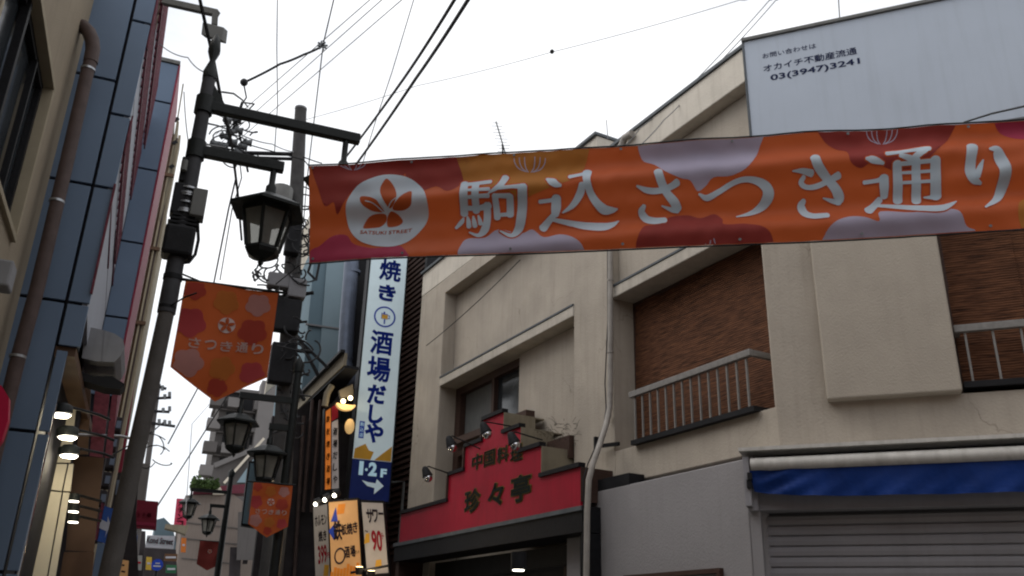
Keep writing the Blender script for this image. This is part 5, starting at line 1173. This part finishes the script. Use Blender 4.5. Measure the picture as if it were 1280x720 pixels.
for x0, x1, y0, y1 in ((288, 302, 684, 722), (305, 311, 695, 705), (298, 330, 640, 700)): 
    F4 = FY(39 if x0 != 298 else 38.6); part(fbld, 'window' if x0 != 298 else 'annex_wall', MB().prism(F4, [F4.px(*p) for p in ((x0-2, y1), (x0, y0), (x1, y0), (x1-2, y1))], 0, -.1), M['far_dark'] if x0 != 298 else M['mansion'])
lf = MB(); rnd = random.Random(2)
for i in range(500):
    q = aY(rnd.uniform(238, 274), 0, 39.5).x; z = aY(255, 611, 39.5).z+abs(rnd.gauss(0, .17)); c = V((aY(239+rnd.random()*33, 608, 39.5).x, 39.5+rnd.uniform(-.8, .8), z)); a = V((rnd.uniform(-1, 1), rnd.uniform(-1, 1), rnd.uniform(-1, 1))).normalized()*.11; b = a.cross(V((rnd.random(), rnd.random(), .3))).normalized()*.07
    lf.add([c-a, c+b, c+a, c-b], [(0, 1, 2, 3)])
solo('roof_shrub', lf, M['leaf'], 'green shrubs growing along the roof of the distant beige building', 'shrub', fix=False)
# grey-blue sign board behind the small flag
def slab(px4, Y, d, name, m_, label, cat, grp=None):
    F = FY(Y); return solo(name, MB().prism(F, [F.px(*p) for p in px4], 0, -d), M[m_], label, cat, grp)
t = thing('grey_sign', 'pale grey-blue sign board in dark frame left of the small orange flag', 'sign', aY(318, 690, 17))
F = FY(17); part(t, 'frame', MB().prism(F, [F.px(*p) for p in ((301, 657), (311, 576), (350, 578), (341, 664))], -.01, -.15), M['black_metal'])
part(t, 'board', MB().prism(F, [F.px(*p) for p in ((303, 654), (313, 579), (348, 581), (339, 661))], .01, -.02), M['blue_wall'])
part(t, 'print', MB().prism(F, [F.px(*p) for p in ((309, 640), (315, 600), (321, 601), (315, 640))], .016, .012), M['mansion_pale'])
t = thing('crest_sign', 'small pale vertical sign with a red round crest at the bottom', 'sign', aY(343, 710, 15))
F = FY(15); part(t, 'board', MB().prism(F, [F.px(*p) for p in ((330, 740), (334, 684), (353, 684), (350, 740))], 0, -.08), M['mansion_pale'])
q = aY(342, 708, 14.95); part(t, 'crest', MB().tube([q, q+V((0, .03, 0))], .085, 18), M['s_red'])
for i, ch in enumerate('中華'): part(t, 'character', text(MB(), ch, aY(343.5, 690+i*8+0, 14.95), Xd, ZU, .13, .09, .03), M['ink'], fix=False)
t = thing('red_board', 'plain dark red sign board on the left down the street', 'sign', aY(178, 660, 18))
F = FY(18); D('board_red', (.22, .02, .04), .6, var=.1)
part(t, 'board', MB().prism(F, [F.px(*p) for p in ((159, 659), (163, 624), (198, 627), (195, 662))], 0, -.2), M['board_red'])
part(t, 'print', MB().prism(F, [F.px(*p) for p in ((160, 655), (160.5, 651), (194, 654), (193.5, 658))], .01, 0), M['o_pink'])
part(t, 'lettering', text(MB(), 'ごとう亭', aY(177, 643, 17.97), V((.995, 0, -.05)), ZU, .34, .09, .01), M['o_pink'], fix=False)
slab(((165, 627), (171, 578), (188, 580), (180, 627)), 20, .5, 'grey_board', 'mansion_pale', 'pale grey vertical board above the red board on the left', 'sign')
t = thing('white_sign', 'small white sign with pink lettering far down the street', 'sign', aY(200, 680, 26))
F = FY(26); part(t, 'board', MB().prism(F, [F.px(*p) for p in ((181.5, 684), (184, 669), (219, 670), (217, 686))], 0, -.2), M['sign_pale'])
part(t, 'lettering', text(MB(), 'Kond Street', aY(200, 676, 25.95), V((1, 0, -.02)), ZU, .66, .16, .03), M['o_pink'], fix=False)
t = thing('pink_sign', 'pink vertical sign with white characters far down the street', 'sign', aY(226, 655, 30))
F = FY(30); D('pinkred', (.48, .05, .10), .6, var=.1)
part(t, 'board', MB().prism(F, [F.px(*p) for p in ((217, 659), (221, 623), (236, 624), (232, 660))], 0, -.2), M['pinkred'])
for i, ch in enumerate('パチンコ'): part(t, 'character', text(MB(), ch, aY(227.5-.9*i, 629+i*8.4, 29.95), Xd, ZU, .20, .17, .03), M['sign_pale'], fix=False)
F = FY(45)
slab(((190, 700), (194, 650), (205, 647), (216, 658), (228, 720), (190, 720)), 45, 8, 'small_gable', 'blue_wall', 'small grey gabled building at the end of the street', 'building')
slab(((150, 800), (164, 662), (182, 664), (181, 800)), 34, 1, 'dark_facade', 'far_dark', 'dark narrow facade under the red board', 'building')
slab(((176, 800), (180, 683), (220, 687), (226, 800)), 33, 1, 'green_facade', 'far_dark', 'dark shop facade under the small white sign', 'building')
slab(((218, 663), (206, 660), (207, 655), (236, 657), (232, 668)), 29, .5, 'yellow_canopy', 'sign_side', 'dull yellowish canopy below the pink sign', 'canopy')
q = aY(196.5, 706, 25); D('dome_blue', (.02, .06, .42), .4)
t = thing('round_sign', 'small bright blue round sign at the bottom far down the street', 'sign', q)
part(t, 'disc', MB().tube([q, q+V((0, .08, 0))], .14, 20), M['dome_blue']); part(t, 'print', MB().box(q+V((-.09, -.012, -.05)), q+V((.09, -.002, -.015))).box(q+V((-.05, -.012, .02)), q+V((.06, -.002, .05))), M['sign_pale'])
part(t, 'post', MB().tube([q+V((0, .1, .1)), q+V((0, .1, -5))], .04, 8), M['black_metal'])
rnd = random.Random(11)
SG_ = (('green', (.03, .12, .06)), ('yellow', (.5, .33, .05)), ('white', (.4, .4, .4)), ('brown', (.12, .06, .03)), ('blue', (.04, .09, .25)), ('orange', (.5, .15, .03)))
for i, (x0, y0, x1, y1, Yd, ci, where) in enumerate(((166, 694, 178, 712, 21, 2, 'right beside the near post at the bottom'), (205, 692, 222, 701, 28, 3, 'under the small white sign'), (182, 696, 190, 712, 27, 1, 'left of the blue round sign'), (207, 706, 221, 716, 29, 0, 'lower right of the blue round sign'), (165, 668, 172, 688, 24, 4, 'just under the red board'), (226, 672, 233, 690, 31, 5, 'against the edge of the beige building'))):
    cn, cc = SG_[ci]; k_ = 'shop_'+cn
    if k_ not in M: D(k_, cc, .6, var=.2, scale=3)
    F = FY(Yd); t = thing('shop_sign', 'tiny %s shop sign %s' % (cn, where), 'sign', aY((x0+x1)/2, y1, Yd))
    part(t, 'board', MB().prism(F, [F.px(*p) for p in ((x0, y1), (x0+1, y0), (x1, y0+.5), (x1-1, y1+.5))], 0, -.12), M[k_])
    part(t, 'print', MB().prism(F, [F.px(*p) for p in ((x0+2, (y0+y1)/2+1.5), (x0+2, (y0+y1)/2-1), (x1-2, (y0+y1)/2-1), (x1-2, (y0+y1)/2+1.5))], .01, .002), M['sign_pale' if ci != 2 else 's_red'])
t = thing('shop_row', 'dark shop fronts low on the left between brown panels and near post', 'shop front', aY(140, 720, 16.5))
F = FY(16.5); part(t, 'wall', MB().prism(F, [F.px(*p) for p in ((96, 790), (136, 572), (160, 560), (176, 566), (170, 640), (176, 790))], 0, -.4), M['far_dark'])
for (x0, y0, x1, y1, m_) in ((146, 600, 152, 618, 'pipe_blue'), (142, 640, 150, 655, 'shop_brown'), (150, 668, 158, 690, 'mansion_pale'), (138, 690, 146, 712, 'pipe_blue')):
    F5 = FY(16.45); part(t, 'window', MB().prism(F5, [F5.px(*p) for p in ((x0-2, y1), (x0, y0), (x1, y0), (x1-2, y1))], 0, -.03), M[m_])
t = thing('portrait_poster', 'warm lit poster with a dark sketchy face at the bottom left', 'poster', aY(152, 715, 16))
F = FY(16); part(t, 'board', MB().prism(F, [F.px(*p) for p in ((146, 740), (150, 699), (161, 701), (158, 740))], 0, -.05), M['lit_warm'])
part(t, 'print', MB().prism(F, [F.px(*p) for p in ((152, 707), (153, 705), (156, 706), (155, 708))], .006, .003).prism(F, [F.px(*p) for p in ((151, 715), (152, 713), (157, 714), (156, 716))], .006, .003), M['ink'])
D('pale_board', (.32, .32, .34), .7)
slab(((152, 690), (157, 660), (172, 664), (168, 698)), 17, .1, 'notice_board', 'pale_board', 'dim pale notice board under the red board', 'sign')
solo('shop_lamp_strip', MB().prism(FY(14), [FY(14).px(*p) for p in ((146, 590), (166, 470), (170, 470), (152, 590))], 0, -.1), M['board_red'], 'narrow dark red vertical strip sign left of the near post', 'sign')
# small far utility pole with crossarms
q = aY(196, 600, 32); t = thing('utility_pole', 'distant utility pole with crossarms seen left of the flag', 'utility pole', (q.x, 32, 0))
part(t, 'pole', MB().tube([(q.x-.1, 32, 0), (aY(198, 480, 32).x, 32, aY(198, 480, 32).z)], .12, 8, r1=.08), M['mansion'])
for x0, y0, x1, y1 in ((192, 482, 208, 486), (194, 498, 214, 497), (192, 514, 212, 515), (182, 528, 219, 533)): part(t, 'crossarm', MB().bar(aY(x0, y0, 31.8), aY(x1, y1, 31.8), .08, .08), M['black_metal'])
for x, y in ((203, 486), (212, 494), (206, 497), (212, 512), (204, 514), (206, 529), (212, 530), (199, 528)): part(t, 'insulator', MB().tube([aY(x, y+2, 31.8), aY(x, y-4, 31.8)], .06, 6), M['insul'])
